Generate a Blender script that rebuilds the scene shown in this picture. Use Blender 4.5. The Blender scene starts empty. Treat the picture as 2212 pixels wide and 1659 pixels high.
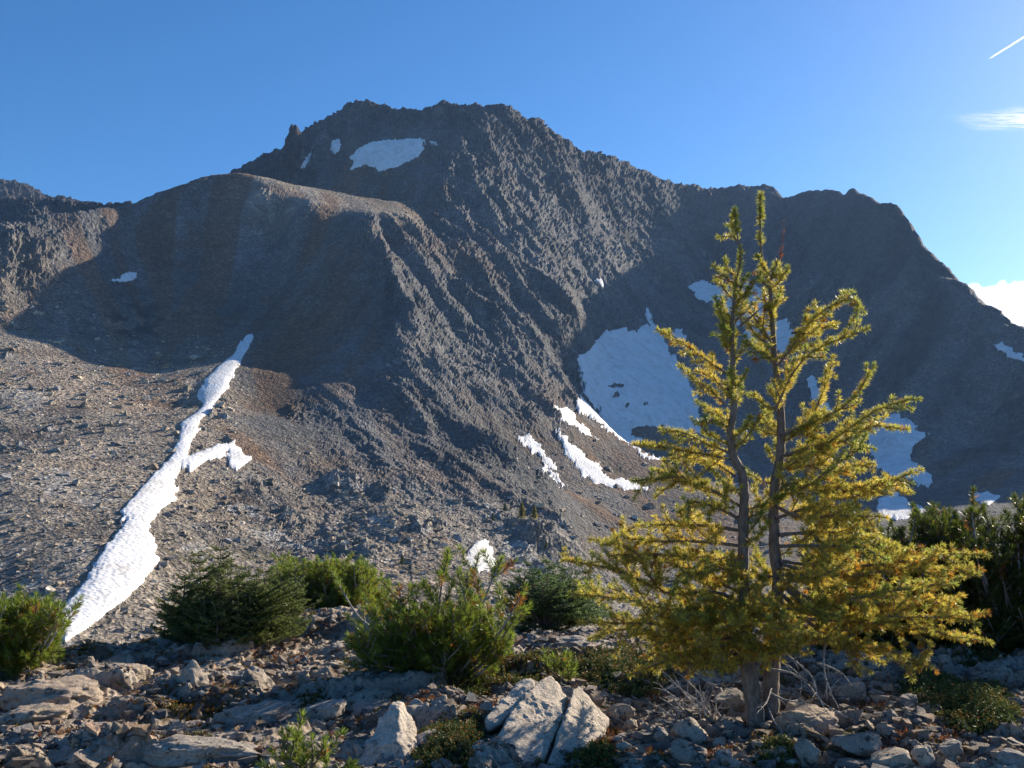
import bpy, math, os, random
import numpy as np
from mathutils import Vector, geometry

S = bpy.context.scene
COL = S.collection
rng = np.random.default_rng(7)
random.seed(7)
R = math.radians

# ---------------------------------------------------------------- camera, sky, sun
F = 1957.0          # focal length in units of a 2212 x 1659 picture
CX, HY = 1106.0, 995.0
EYE = 1.6
cam = bpy.data.objects.new('camera', bpy.data.cameras.new('camera'))
COL.objects.link(cam)
cam.location = (0, 0, EYE)
cam.rotation_euler = (R(90), 0, 0)
cam.data.sensor_width = 36.0
cam.data.lens = 36.0 * F / 2212.0
cam.data.shift_y = (HY - 829.5) / 2212.0
cam.data.clip_start = 0.1
cam.data.clip_end = 60000
S.camera = cam

SUN_AZ, SUN_EL = R(48.5), R(23.5)
SUN = np.array([math.sin(SUN_AZ) * math.cos(SUN_EL), math.cos(SUN_AZ) * math.cos(SUN_EL), math.sin(SUN_EL)])
W = bpy.data.worlds.new('World'); S.world = W; W.use_nodes = True
wn = W.node_tree; wn.nodes.clear()
wo = wn.nodes.new('ShaderNodeOutputWorld'); wb = wn.nodes.new('ShaderNodeBackground')
sky = wn.nodes.new('ShaderNodeTexSky'); sky.sky_type = 'NISHITA'
sky.sun_disc = False; sky.sun_elevation = SUN_EL; sky.sun_rotation = SUN_AZ
sky.altitude = 2600; sky.air_density = 1.0; sky.dust_density = 2.4; sky.ozone_density = 4.0
wb.inputs['Strength'].default_value = 0.092
hs = wn.nodes.new('ShaderNodeHueSaturation'); hs.inputs['Saturation'].default_value = 1.22
wn.links.new(sky.outputs[0], hs.inputs['Color']); wn.links.new(hs.outputs[0], wb.inputs[0]); wn.links.new(wb.outputs[0], wo.inputs[0])

sl = bpy.data.lights.new('sun', 'SUN'); sl.energy = 5.0; sl.angle = R(0.53); sl.color = (1.0, 0.88, 0.71)
so = bpy.data.objects.new('sun', sl); COL.objects.link(so)
so.rotation_euler = Vector(-SUN).to_track_quat('-Z', 'Y').to_euler()
so.location = (60, 30, 60)

S.view_settings.view_transform = 'Standard'; S.view_settings.look = 'None'
S.view_settings.exposure = 0.95; S.view_settings.gamma = 1.0
S.render.engine = 'CYCLES'
S.cycles.max_bounces = 6; S.cycles.diffuse_bounces = 3; S.cycles.transparent_max_bounces = 12
S.cycles.use_denoising = True

# ---------------------------------------------------------------- helpers
def unproj(px, py, Y):
    return np.array([(px - CX) / F * Y, Y, EYE + (HY - py) / F * Y])

def tag(o, label=None, cat=None, group=None, kind=None):
    if label: o['label'] = label
    if cat: o['category'] = cat
    if group: o['group'] = group
    if kind: o['kind'] = kind
    return o

def mesh_np(name, V, Fc, mat, cols=None, smooth=True, parent=None, extra=None):
    """V (n,3), Fc (m,k) k = 3 or 4 (or a list of such arrays); cols (n,3) point colours."""
    me = bpy.data.meshes.new(name)
    V = np.ascontiguousarray(V, dtype=np.float32)
    Fl = Fc if isinstance(Fc, list) else [Fc]
    Fl = [f for f in Fl if len(f)]
    me.vertices.add(len(V)); me.vertices.foreach_set('co', V.ravel())
    nl = sum(f.size for f in Fl); nf = sum(len(f) for f in Fl)
    me.loops.add(nl); me.polygons.add(nf)
    me.loops.foreach_set('vertex_index', np.concatenate([f.ravel() for f in Fl]).astype(np.int32))
    tot = np.concatenate([np.full(len(f), f.shape[1]) for f in Fl])
    st = np.concatenate([[0], np.cumsum(tot)[:-1]])
    me.polygons.foreach_set('loop_start', st.astype(np.int32))
    me.polygons.foreach_set('use_smooth', np.full(nf, smooth))
    me.update(calc_edges=True)
    if cols is not None:
        a = me.color_attributes.new('Col', 'FLOAT_COLOR', 'POINT')
        a.data.foreach_set('color', np.c_[cols, np.ones(len(cols))].astype(np.float32).ravel())
    if extra is not None:
        for k, v in extra.items():
            a = me.attributes.new(k, 'FLOAT', 'POINT'); a.data.foreach_set('value', v.astype(np.float32))
    me.materials.append(mat)
    o = bpy.data.objects.new(name, me); COL.objects.link(o)
    if parent is not None: o.parent = parent
    return o

def empty(name, loc):
    o = bpy.data.objects.new(name, None); COL.objects.link(o); o.location = loc
    o.empty_display_size = 0.2
    return o

# ---- gradient noise in numpy
_G = np.array([[1,1,0],[-1,1,0],[1,-1,0],[-1,-1,0],[1,0,1],[-1,0,1],[1,0,-1],[-1,0,-1],
               [0,1,1],[0,-1,1],[0,1,-1],[0,-1,-1],[1,1,0],[-1,1,0],[0,-1,1],[0,-1,-1]], dtype=np.float32)
_P = np.random.default_rng(3).permutation(512).astype(np.int32)
_P = np.concatenate([_P, _P, _P])
def pnoise(x, y, z):
    xi = np.floor(x).astype(np.int32); yi = np.floor(y).astype(np.int32); zi = np.floor(z).astype(np.int32)
    xf = (x - xi).astype(np.float32); yf = (y - yi).astype(np.float32); zf = (z - zi).astype(np.float32)
    u = xf*xf*xf*(xf*(xf*6-15)+10); v = yf*yf*yf*(yf*(yf*6-15)+10); w = zf*zf*zf*(zf*(zf*6-15)+10)
    def g(a, b, c):
        h = _P[_P[_P[(xi+a) & 511] + ((yi+b) & 511)] + ((zi+c) & 511)] & 15
        gr = _G[h]
        return gr[..., 0]*(xf-a) + gr[..., 1]*(yf-b) + gr[..., 2]*(zf-c)
    x00 = g(0,0,0)*(1-u)+g(1,0,0)*u; x10 = g(0,1,0)*(1-u)+g(1,1,0)*u
    x01 = g(0,0,1)*(1-u)+g(1,0,1)*u; x11 = g(0,1,1)*(1-u)+g(1,1,1)*u
    return (x00*(1-v)+x10*v)*(1-w) + (x01*(1-v)+x11*v)*w
def fbm(P, s, o=4, g=0.5, off=0.0):
    r = 0; a = 1.0; f = 1.0/s; t = 0
    for k in range(o):
        r = r + a*pnoise(P[..., 0]*f+off+k*17.3, P[..., 1]*f+off*1.7+k*9.1, P[..., 2]*f+k*5.7); t += a
        a *= g; f *= 2.03
    return r
def ridged(P, s, o=4, g=0.5, off=0.0):
    r = 0; a = 1.0; f = 1.0/s; w = 1.0
    for k in range(o):
        n = 1 - np.abs(pnoise(P[..., 0]*f+off+k*13.3, P[..., 1]*f+off*1.3+k*7.1, P[..., 2]*f+k*3.7))*1.6
        n = n*n*w; w = np.clip(n*1.6, 0, 1)
        r = r + a*n; a *= g; f *= 2.07
    return r - 1.0
def sstep(a, b, x):
    t = np.clip((x-a)/(b-a), 0, 1); return t*t*(3-2*t)
def worley(x, y, seed=0):
    """F1, F2, cell hash, vector to the cell's point"""
    xi = np.floor(x).astype(np.int64); yi = np.floor(y).astype(np.int64)
    F1 = np.full(x.shape, 9.0); F2 = F1.copy(); idh = np.zeros(x.shape); dx1 = np.zeros(x.shape); dy1 = np.zeros(x.shape); id2 = idh.copy()
    def hh(a, b, k):
        n = (a*374761393 + b*668265263 + (seed*7+k)*974634541) & 0xffffffff
        n = ((n ^ (n >> 13)) * 1274126177) & 0xffffffff
        n = n ^ (n >> 16)
        return (n & 0xffff)/65535.0
    for i in (-1, 0, 1):
        for j in (-1, 0, 1):
            cx = xi+i; cy = yi+j
            px = cx+hh(cx, cy, 1); py = cy+hh(cx, cy, 2)
            d = np.hypot(px-x, py-y); h = hh(cx, cy, 3); h2 = hh(cx, cy, 4)
            c = d < F1
            F2 = np.where(c, F1, np.minimum(F2, d)); F1 = np.where(c, d, F1)
            idh = np.where(c, h, idh); id2 = np.where(c, h2, id2)
            dx1 = np.where(c, x-px, dx1); dy1 = np.where(c, y-py, dy1)
    return F1, F2, idh, id2, dx1, dy1

# ---------------------------------------------------------------- materials
def new_mat(name):
    m = bpy.data.materials.new(name); m.use_nodes = True
    nt = m.node_tree; nt.nodes.clear()
    return m, nt
def nd(nt, t, **kw):
    n = nt.nodes.new(t)
    for k, v in kw.items():
        if k in n.inputs: n.inputs[k].default_value = v
        else: setattr(n, k, v)
    return n
def mixcol(nt, a, b, fac, mode='MIX'):
    m = nt.nodes.new('ShaderNodeMix'); m.data_type = 'RGBA'; m.blend_type = mode
    for i, s in ((0, fac), (6, a), (7, b)):
        if hasattr(s, 'is_linked'): nt.links.new(s, m.inputs[i])
        elif i == 0: m.inputs[0].default_value = s
        else: m.inputs[i].default_value = (*s, 1) if len(s) == 3 else s
    return m.outputs[2]
def ramp(nt, x, stops):
    r = nt.nodes.new('ShaderNodeValToRGB'); nt.links.new(x, r.inputs[0])
    e = r.color_ramp.elements
    while len(e) < len(stops): e.new(0.5)
    for q, (p, c) in zip(e, stops):
        q.position = p; q.color = (c, c, c, 1) if not hasattr(c, '__len__') else (*c, 1)
    return r.outputs[0]

def mountain_material():
    m, nt = new_mat('mountain_rock'); L = nt.links.new
    geo = nd(nt, 'ShaderNodeNewGeometry')
    at = nd(nt, 'ShaderNodeAttribute', attribute_name='Col')
    v1 = nd(nt, 'ShaderNodeTexVoronoi', Scale=0.9); L(geo.outputs['Position'], v1.inputs['Vector'])
    v2 = nd(nt, 'ShaderNodeTexVoronoi', Scale=0.32); L(geo.outputs['Position'], v2.inputs['Vector'])
    n1 = nd(nt, 'ShaderNodeTexNoise', Scale=0.12, Detail=8.0, Roughness=0.7); L(geo.outputs['Position'], n1.inputs['Vector'])
    n2 = nd(nt, 'ShaderNodeTexNoise', Scale=0.9, Detail=6.0, Roughness=0.75); L(geo.outputs['Position'], n2.inputs['Vector'])
    s1 = nd(nt, 'ShaderNodeSeparateColor'); L(v1.outputs['Color'], s1.inputs[0])
    s2 = nd(nt, 'ShaderNodeSeparateColor'); L(v2.outputs['Color'], s2.inputs[0])
    c = mixcol(nt, at.outputs['Color'], ramp(nt, s1.outputs[0], [(0, .45), (.7, .95), (1, 1.6)]), 0.75, 'MULTIPLY')
    c = mixcol(nt, c, ramp(nt, s2.outputs[1], [(0, .7), (.8, 1.0), (1, 1.5)]), 0.55, 'MULTIPLY')
    c = mixcol(nt, c, ramp(nt, n1.outputs[0], [(.3, .72), (.7, 1.3)]), 0.7, 'MULTIPLY')
    b = nd(nt, 'ShaderNodeBsdfPrincipled', Roughness=0.9); b.inputs['Specular IOR Level'].default_value = 0.25
    L(c, b.inputs['Base Color'])
    h = nd(nt, 'ShaderNodeMath', operation='ADD'); L(n2.outputs[0], h.inputs[0]); L(v1.outputs['Distance'], h.inputs[1])
    h2 = nd(nt, 'ShaderNodeMath', operation='MULTIPLY_ADD'); L(v2.outputs['Distance'], h2.inputs[0]); h2.inputs[1].default_value = 1.5; L(h.outputs[0], h2.inputs[2])
    bu = nd(nt, 'ShaderNodeBump', Strength=1.0, Distance=1.5); L(h2.outputs[0], bu.inputs['Height']); L(bu.outputs[0], b.inputs['Normal'])
    o = nd(nt, 'ShaderNodeOutputMaterial'); L(b.outputs[0], o.inputs[0])
    return m
def snow_material():
    m, nt = new_mat('old_snow'); L = nt.links.new
    geo = nd(nt, 'ShaderNodeNewGeometry')
    n = nd(nt, 'ShaderNodeTexNoise', Scale=0.25, Detail=6.0, Roughness=0.65); L(geo.outputs['Position'], n.inputs['Vector'])
    v = nd(nt, 'ShaderNodeTexVoronoi', Scale=0.9, feature='SMOOTH_F1'); L(geo.outputs['Position'], v.inputs['Vector'])
    b = nd(nt, 'ShaderNodeBsdfPrincipled', Roughness=0.7)
    n2 = nd(nt, 'ShaderNodeTexNoise', Scale=0.05, Detail=8.0, Roughness=0.75, Distortion=1.5); L(geo.outputs['Position'], n2.inputs['Vector'])
    c = ramp(nt, n.outputs[0], [(.25, (.60, .58, .55)), (.5, (.76, .76, .755)), (.8, (.84, .85, .86))])
    L(mixcol(nt, c, (.42, .37, .31), ramp(nt, n2.outputs[0], [(.47, 0), (.68, .62)])), b.inputs['Base Color'])
    bu = nd(nt, 'ShaderNodeBump', Strength=0.5, Distance=0.7); L(v.outputs['Distance'], bu.inputs['Height']); L(bu.outputs[0], b.inputs['Normal'])
    o = nd(nt, 'ShaderNodeOutputMaterial'); L(b.outputs[0], o.inputs[0])
    return m
# ---------------------------------------------------------------- the mountain: a terrain height field over a plan of ridges, gullies and faces
# every entry: picture x, picture y, distance, rock (0 scree .. 1 crag), tone (0 grey, + brown, - dark)
LINES = [  # crests and gullies (kept as edges)
 [(-900,330,1300,.6,0),(-400,420,900,.6,0),(-150,455,740,.7,0),(0,470,655,.8,0),(40,470,655,.8,0),(95,480,665,.5,0),(150,455,685,.5,0),(222,447,715,.4,0),(290,437,745,.3,0),(330,418,760,.3,.2),(400,395,780,.2,.2),(440,380,790,.2,.3),(480,374,800,.1,.4),(530,376,800,.1,.4),(575,384,815,.1,.4),(640,400,838,.1,.4),(700,409,852,.1,.4),(760,420,860,.1,.4),(840,432,862,.2,.4)],
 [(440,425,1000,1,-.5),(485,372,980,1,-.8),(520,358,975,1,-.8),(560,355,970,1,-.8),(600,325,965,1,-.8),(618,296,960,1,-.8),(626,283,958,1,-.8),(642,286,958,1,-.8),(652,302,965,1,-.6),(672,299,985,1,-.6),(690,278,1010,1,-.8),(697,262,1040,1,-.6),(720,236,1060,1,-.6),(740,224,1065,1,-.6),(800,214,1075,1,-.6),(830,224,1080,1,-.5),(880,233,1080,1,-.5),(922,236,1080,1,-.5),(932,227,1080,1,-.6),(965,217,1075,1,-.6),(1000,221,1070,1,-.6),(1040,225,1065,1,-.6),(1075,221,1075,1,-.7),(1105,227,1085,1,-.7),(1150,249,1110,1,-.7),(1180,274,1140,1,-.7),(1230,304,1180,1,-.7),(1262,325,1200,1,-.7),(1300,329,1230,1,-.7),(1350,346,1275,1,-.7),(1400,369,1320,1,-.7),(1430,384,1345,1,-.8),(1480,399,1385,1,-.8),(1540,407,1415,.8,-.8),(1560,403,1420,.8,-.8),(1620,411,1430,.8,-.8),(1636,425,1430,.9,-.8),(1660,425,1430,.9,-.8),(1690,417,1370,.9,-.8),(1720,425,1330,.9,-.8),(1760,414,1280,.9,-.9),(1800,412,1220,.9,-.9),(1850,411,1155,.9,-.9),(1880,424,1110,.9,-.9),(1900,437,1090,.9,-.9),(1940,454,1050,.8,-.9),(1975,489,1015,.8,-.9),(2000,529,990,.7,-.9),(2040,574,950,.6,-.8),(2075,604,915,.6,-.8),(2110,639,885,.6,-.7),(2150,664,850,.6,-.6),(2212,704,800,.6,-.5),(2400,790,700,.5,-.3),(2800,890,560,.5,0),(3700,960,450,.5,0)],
 [(-900,360,1800,.8,-.7),(-200,380,1700,.8,-.7),(0,390,1600,.8,-.7),(60,397,1580,.8,-.7),(120,425,1550,.8,-.7),(140,422,1545,.8,-.7),(180,437,1530,.8,-.7),(212,440,1520,.8,-.7),(230,470,1500,.8,-.7),(330,560,1400,.8,-.6)],
 # arete between the summit face and the right wall, then the buttress crest
 [(985,242,1052,1,-.4),(965,300,990,1,-.1),(950,360,930,.9,0),(930,420,885,.7,.4),(900,450,835,.5,.5),(850,468,765,.4,.5),(785,474,738,.6,.1),(800,520,703,1,.1),(840,600,655,1,.1),(885,680,610,1,.1),(900,760,565,1,.2),(940,850,525,1,.2),(1010,900,500,1,0),(1075,930,485,1,0),(1105,960,470,1,-.1),(1130,1010,450,.9,-.2),(1150,1060,425,.9,-.2),(1180,1100,405,.8,-.1),(1215,1135,390,.8,0),(1270,1200,375,.8,0),(1320,1260,360,.7,0)],
 # foot of the right wall and the crest of the scree fan
 [(1240,640,820,1,-.1),(1232,750,760,1,0),(1245,840,705,1,0),(1230,872,650,.6,.3),(1262,900,642,.1,.5),(1350,958,640,.1,.5),(1450,1010,622,.1,.5),(1520,1045,600,.1,.5),(1620,1085,560,.1,.4)],
 # couloir floor
 [(130,1370,190,0,.1),(230,1230,228,0,.1),(310,1120,278,0,.1),(380,1010,352,0,.2),(395,950,388,0,.3),(440,880,448,0,.4),(490,790,540,0,.5),(545,720,625,0,.5),(570,640,700,0,.5)],
]
PTS = [
 # plateau and saddle behind it
 (560,402,792,0,.5),(650,430,785,0,.5),(750,448,778,0,.5),(850,450,808,.1,.5),(550,432,768,.1,.3),(650,458,748,.1,.3),
 (600,450,920,.2,.2),(700,445,930,.1,.2),(800,450,930,.1,.2),(880,455,915,.2,.2),(520,440,900,.6,-.3),
 # summit face
 (610,385,940,1,-.7),(650,385,950,1,-.7),(668,345,965,1,-.3),(760,392,965,.1,.3),(850,385,965,.1,.3),(920,360,965,.2,.4),(700,320,995,.6,.1),(800,310,1010,.1,.2),(900,300,1010,.1,.4),(955,310,985,.5,.4),
 (730,270,1035,.9,-.4),(800,262,1050,.7,-.5),(900,268,1050,.6,-.5),(970,262,1035,.8,-.4),
 # right wall of the buttress
 (1050,300,1010,1,-.3),(1060,400,940,1,-.1),(1040,500,850,1,0),(990,600,745,1,.05),(1000,700,675,1,.05),(1050,800,615,1,.2),(1110,860,585,1,.3),(1150,895,580,.9,.2),
 (1150,350,1050,1,-.4),(1170,450,985,1,-.2),(1190,550,890,1,0),(1160,650,780,1,0),(1170,750,700,1,.1),(1195,830,655,1,.5),(960,520,780,1,.1),(930,560,730,.8,.3),(960,760,610,1,.1),
 # headwall of the glacier cirque
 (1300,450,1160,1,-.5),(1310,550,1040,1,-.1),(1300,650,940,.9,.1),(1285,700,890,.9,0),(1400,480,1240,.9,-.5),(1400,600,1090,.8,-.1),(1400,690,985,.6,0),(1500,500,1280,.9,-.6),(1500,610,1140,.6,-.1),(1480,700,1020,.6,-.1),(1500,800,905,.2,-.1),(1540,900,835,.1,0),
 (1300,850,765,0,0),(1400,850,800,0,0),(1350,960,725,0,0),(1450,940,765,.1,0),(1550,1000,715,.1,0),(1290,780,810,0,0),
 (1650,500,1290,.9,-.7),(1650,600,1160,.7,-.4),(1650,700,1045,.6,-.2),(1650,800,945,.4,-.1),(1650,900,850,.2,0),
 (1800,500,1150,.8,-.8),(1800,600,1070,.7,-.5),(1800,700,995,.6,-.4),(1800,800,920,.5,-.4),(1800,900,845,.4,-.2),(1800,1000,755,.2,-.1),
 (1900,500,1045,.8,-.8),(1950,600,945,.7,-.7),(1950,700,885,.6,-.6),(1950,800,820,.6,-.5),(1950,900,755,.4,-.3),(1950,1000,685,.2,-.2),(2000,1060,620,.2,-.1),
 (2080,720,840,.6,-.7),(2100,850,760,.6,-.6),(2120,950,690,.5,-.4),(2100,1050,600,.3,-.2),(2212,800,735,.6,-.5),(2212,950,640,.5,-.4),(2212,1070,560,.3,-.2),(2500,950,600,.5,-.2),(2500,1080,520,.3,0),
 # scree fan and its foot
 (1150,950,565,.1,.4),(1200,1000,560,0,.4),(1300,1000,592,0,.4),(1400,1060,572,0,.4),(1250,1080,500,0,.3),(1350,1130,500,0,.2),(1450,1150,500,0,.2),(1300,1200,440,.1,.2),(1450,1230,430,.1,.2),(1700,1200,450,.1,.1),(1700,1110,550,.1,.2),(1900,1150,500,.1,0),(2100,1150,470,.2,0),(1150,1040,520,0,.3),
 # broken slope in the middle
 (900,1100,345,.5,.2),(1000,1100,375,.5,.2),(1040,1000,435,.7,-.2),(900,1000,425,.6,-.3),(800,920,475,.5,-.2),(700,920,468,.4,.1),(700,1000,415,.5,.4),(700,1100,352,.6,.4),(600,1180,300,.5,.5),(720,1200,300,.8,.2),(820,1180,305,.6,.4),(920,1210,296,.5,.6),(1050,1215,315,.9,0),(1000,1190,318,.3,.7),(1130,1190,350,.9,0),(500,1110,330,.4,.5),(550,1000,390,.3,.5),(480,1220,262,.4,.4),(350,1290,226,.3,.3),(1020,950,470,.9,-.2),(960,940,480,.7,-.3),
 # left scree
 (0,1320,205,.1,.3),(0,1150,255,.1,.3),(0,1000,322,.1,.3),(100,1100,275,.1,.3),(150,1000,332,.1,.3),(250,1000,343,0,.3),(300,930,398,0,.3),(200,900,410,.1,.2),(0,850,430,.1,.1),(100,800,490,.1,.1),(250,850,470,0,.2),(0,700,566,.2,.1),(50,620,608,.5,0),(0,550,605,.9,0),(90,550,625,.8,.1),(150,600,632,.2,.1),(200,520,680,.2,.1),(-200,700,600,.4,.1),(-200,1000,340,.2,.2),(-200,1300,215,.1,.2),(-600,700,500,.4,0),(-600,1100,320,.3,.1),
 # cirque bowl and the shaded flank
 (150,700,598,.1,0),(300,700,630,.3,.1),(250,780,555,.1,.1),(370,790,560,.1,.2),(400,880,468,0,.3),(300,600,690,.1,.1),(200,640,630,.1,0),(400,650,665,0,.3),(400,550,725,0,.1),(300,500,728,.2,.1),(400,450,752,.1,.2),(500,450,772,.1,.2),(500,550,732,.1,.1),(500,650,690,.2,.3),(600,500,762,0,.1),(600,600,715,0,.2),(600,700,648,.1,.6),(700,500,742,0,.4),(700,600,690,0,.7),(700,700,632,.1,.6),(770,560,690,.2,0),(790,640,650,.3,-.4),(800,720,600,.4,-.4),(700,800,555,.2,.3),(600,800,562,.2,.6),(830,800,545,.5,-.5),(560,880,492,.2,.5),(860,880,500,.5,-.4),
]
PV, PA, PE = [], [], []
def addp(p):
    PV.append(unproj(p[0], p[1], p[2])); PA.append((p[3], p[4])); return len(PV)-1
for ln in LINES:
    ids = [addp(p) for p in ln]; PE += list(zip(ids[:-1], ids[1:]))
for p in PTS: addp(p)
def backs(line, d, dz, sk=2):
    for p in line[::sk]:
        q = unproj(p[0], p[1], p[2]); k = (p[2]+d)/p[2]
        PV.append(np.array([q[0]*k, q[1]*k, q[2]-dz])); PA.append((.5, -.3))
backs(LINES[0][1:12], 60, 42, 1); backs(LINES[1][16:], 120, 70, 2); backs(LINES[1][6:], 420, 230, 3); backs(LINES[2], 250, 160, 2)
for x, z in ((-1500,-5),(-900,-5),(-300,-40),(-100,-52),(0,-55),(200,-60),(500,-70),(1000,-70),(1600,-60)):
    PV.append(np.array([x*.35, 130+abs(x)*.02, z])); PA.append((.2, .1))
    PV.append(np.array([x*.3, 70, z*.75])); PA.append((.2, .1))
    PV.append(np.array([x*.9, 30, z*.6])); PA.append((.2, .1))
for x, y, z in ((-1400,20,60),(-1400,1000,350),(-1400,2300,200),(-600,2300,100),(0,2300,50),(800,2300,50),(1700,2300,0),(1700,1400,60),(1700,700,20),(1700,20,-30)):
    PV.append(np.array([x, y, z])); PA.append((.4, 0))
PV = np.array(PV); PA = np.array(PA)
X0, X1, Y0, Y1, GR = -1250.0, 1500.0, 30.0, 2100.0, 2.5
GX = np.arange(X0, X1, GR); GY = np.arange(Y0, Y1, GR)
cv, ce, cf, ov, oe, of = geometry.delaunay_2d_cdt([Vector((p[0], p[1])) for p in PV], PE, [], 0, 0.01)
cv = np.array([(v.x, v.y) for v in cv])
src = [o[0] if len(o) else -1 for o in ov]
def vals(Z):
    v = np.array([Z[s] if s >= 0 else Z[0]*0 for s in src])
    for k, s in enumerate(src):
        if s < 0:
            d = ((PV[:, :2]-cv[k])**2).sum(1); n = np.argsort(d)[:2]; v[k] = Z[n].mean(0)
    return v
def raster(val):
    out = np.zeros((len(GY), len(GX)) + val.shape[1:], dtype=np.float32)
    for t in cf:
        a, b, c = cv[t[0]], cv[t[1]], cv[t[2]]
        lo = np.minimum(np.minimum(a, b), c); hi = np.maximum(np.maximum(a, b), c)
        i0 = max(0, int((lo[0]-X0)/GR)-1); i1 = min(len(GX), int((hi[0]-X0)/GR)+3)
        j0 = max(0, int((lo[1]-Y0)/GR)-1); j1 = min(len(GY), int((hi[1]-Y0)/GR)+3)
        if i0 >= i1 or j0 >= j1: continue
        gx, gy = np.meshgrid(GX[i0:i1], GY[j0:j1])
        den = (b[1]-c[1])*(a[0]-c[0]) + (c[0]-b[0])*(a[1]-c[1])
        if abs(den) < 1e-9: continue
        w0 = ((b[1]-c[1])*(gx-c[0]) + (c[0]-b[0])*(gy-c[1]))/den
        w1 = ((c[1]-a[1])*(gx-c[0]) + (a[0]-c[0])*(gy-c[1]))/den
        w2 = 1-w0-w1
        m = (w0 > -1e-4) & (w1 > -1e-4) & (w2 > -1e-4)
        if val.ndim == 1:
            q = w0*val[t[0]]+w1*val[t[1]]+w2*val[t[2]]
            out[j0:j1, i0:i1][m] = q[m]
        else:
            q = w0[..., None]*val[t[0]]+w1[..., None]*val[t[1]]+w2[..., None]*val[t[2]]
            out[j0:j1, i0:i1][m] = q[m]
    return out
def blur(A, s):
    n = int(3*s/GR)+1; k = np.exp(-0.5*(np.arange(-n, n+1)*GR/s)**2); k /= k.sum()
    B = np.pad(A, ((n, n), (n, n)), mode='edge'); C = 0
    for q in range(2*n+1): C = C + k[q]*B[q:q+A.shape[0]]
    D = 0
    for q in range(2*n+1): D = D + k[q]*C[:, q:q+A.shape[1]]
    return D.astype(np.float32)
def samp(A, x, y):
    fx = np.clip((x-X0)/GR, 0, A.shape[1]-1.001); fy = np.clip((y-Y0)/GR, 0, A.shape[0]-1.001)
    i = fx.astype(int); j = fy.astype(int); u = fx-i; v = fy-j
    return (A[j, i]*(1-u)+A[j, i+1]*u)*(1-v) + (A[j+1, i]*(1-u)+A[j+1, i+1]*u)*v
Zc = PV[:, 2].copy(); Zt = Zc.copy()
for it in range(3):
    H0 = blur(raster(vals(Zc)), 7.0)
    res = Zt - samp(H0, PV[:, 0], PV[:, 1]); res[np.abs(res) > 60] = 0
    Zc += 0.8*res
H0 = blur(raster(vals(Zc)), 7.0)
ROCK = np.clip(blur(raster(vals(PA[:, 0])), 10), 0, 1); TONE = blur(raster(vals(PA[:, 1])), 12)
# gullies and ribs that follow the fall line
HB = blur(H0, 22.0); gy_, gx_ = np.gradient(HB, GR); gl = np.hypot(gx_, gy_)+1e-4
FX, FY = -gx_/gl, -gy_/gl
mx, my = np.meshgrid(GX, GY)
Pg = np.stack([mx, my, mx*0], -1)
wq = 14*fbm(Pg, 55, 3, .5, 2.); n_a = pnoise((mx+wq)/58, (my-wq)/58, mx*0+.3).astype(np.float32); n_b = pnoise((mx+wq)/24, (my+wq)/24, mx*0+4.3).astype(np.float32)
def lic(N, n, st):
    acc = N.copy()
    for sgn in (1, -1):
        x, y = mx.copy(), my.copy()
        for k in range(n):
            x = x+sgn*st*samp(FX, x, y); y = y+sgn*st*samp(FY, x, y)
            acc += samp(N, x, y)
    return acc/math.sqrt(2*n+1)
ga = lic(n_a, 10, 9.0); gb = lic(n_b, 10, 4.5)
ga /= ga.std(); gb /= gb.std()
n_c = pnoise((mx+.4*wq)/10, (my-.4*wq)/10, mx*0+8.3).astype(np.float32); gc = lic(n_c, 8, 2.6); gc /= gc.std()
GUL = (1-np.abs(ga))*5.8*(.4+sstep(-.4, .5, fbm(Pg, 150, 3, .5, 16.))) + (1-np.abs(gb))*3.2*(.25+sstep(-.3, .4, fbm(Pg, 80, 2, .5, 6.))) + gc*.8*sstep(-.3, .4, fbm(Pg, 60, 2, .5, 46.))
GUL -= GUL.mean()+1.5
gs_ = lic(pnoise((mx+wq)/20, (my-wq)/20, mx*0+14.3).astype(np.float32), 12, 6.0); gs_ /= gs_.std()
H1 = H0 + GUL*sstep(.15, .9, ROCK)*sstep(.15, .5, gl) + 0.35*gb*(1-ROCK)*sstep(.1, .5, gl)

# mesh: fans of columns seen from the viewpoint, rows set denser where a face is steep
pxc = np.concatenate([np.linspace(-1500, -80, 50)[:-1], np.linspace(-80, 2290, 1250), np.linspace(2290, 3700, 50)[1:]])
NC, NR = len(pxc), 760
YY = np.concatenate([np.geomspace(32, 150, 60)[:-1], np.linspace(150, 1750, 2600)])
Yg = np.zeros((NC, NR)); 
for i, p in enumerate(pxc):
    X = (p-CX)/F*YY
    z = samp(H1, X, YY); ang = (z-EYE)/YY*F
    w = np.abs(np.diff(ang))
    run = np.maximum.accumulate(ang)
    vis = (ang[1:] >= run[1:]-14)
    w = np.where(vis, w, w*.15) + 1.3e3*np.diff(YY)/YY[1:]*.35
    c = np.concatenate([[0], np.cumsum(w)])
    Yg[i] = np.interp(np.linspace(0, c[-1], NR), c, YY)
k = np.ones(9)/9
Yp = np.pad(Yg, ((4, 4), (0, 0)), mode='edge'); Yg = sum(Yp[q:q+NC] for q in range(9))/9
PXg = np.repeat(pxc[:, None], NR, 1)
Xg = (PXg-CX)/F*Yg
Zb = samp(H0, Xg, Yg); Zs = samp(H1, Xg, Yg); rk = samp(ROCK, Xg, Yg); tn = samp(TONE, Xg, Yg)
PYg = HY-(Zb-EYE)/Yg*F
run = np.maximum.accumulate((Zs-EYE)/Yg*F, axis=1)
VIS = ((Zs-EYE)/Yg*F >= run-10) & (Yg > 140)

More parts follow.
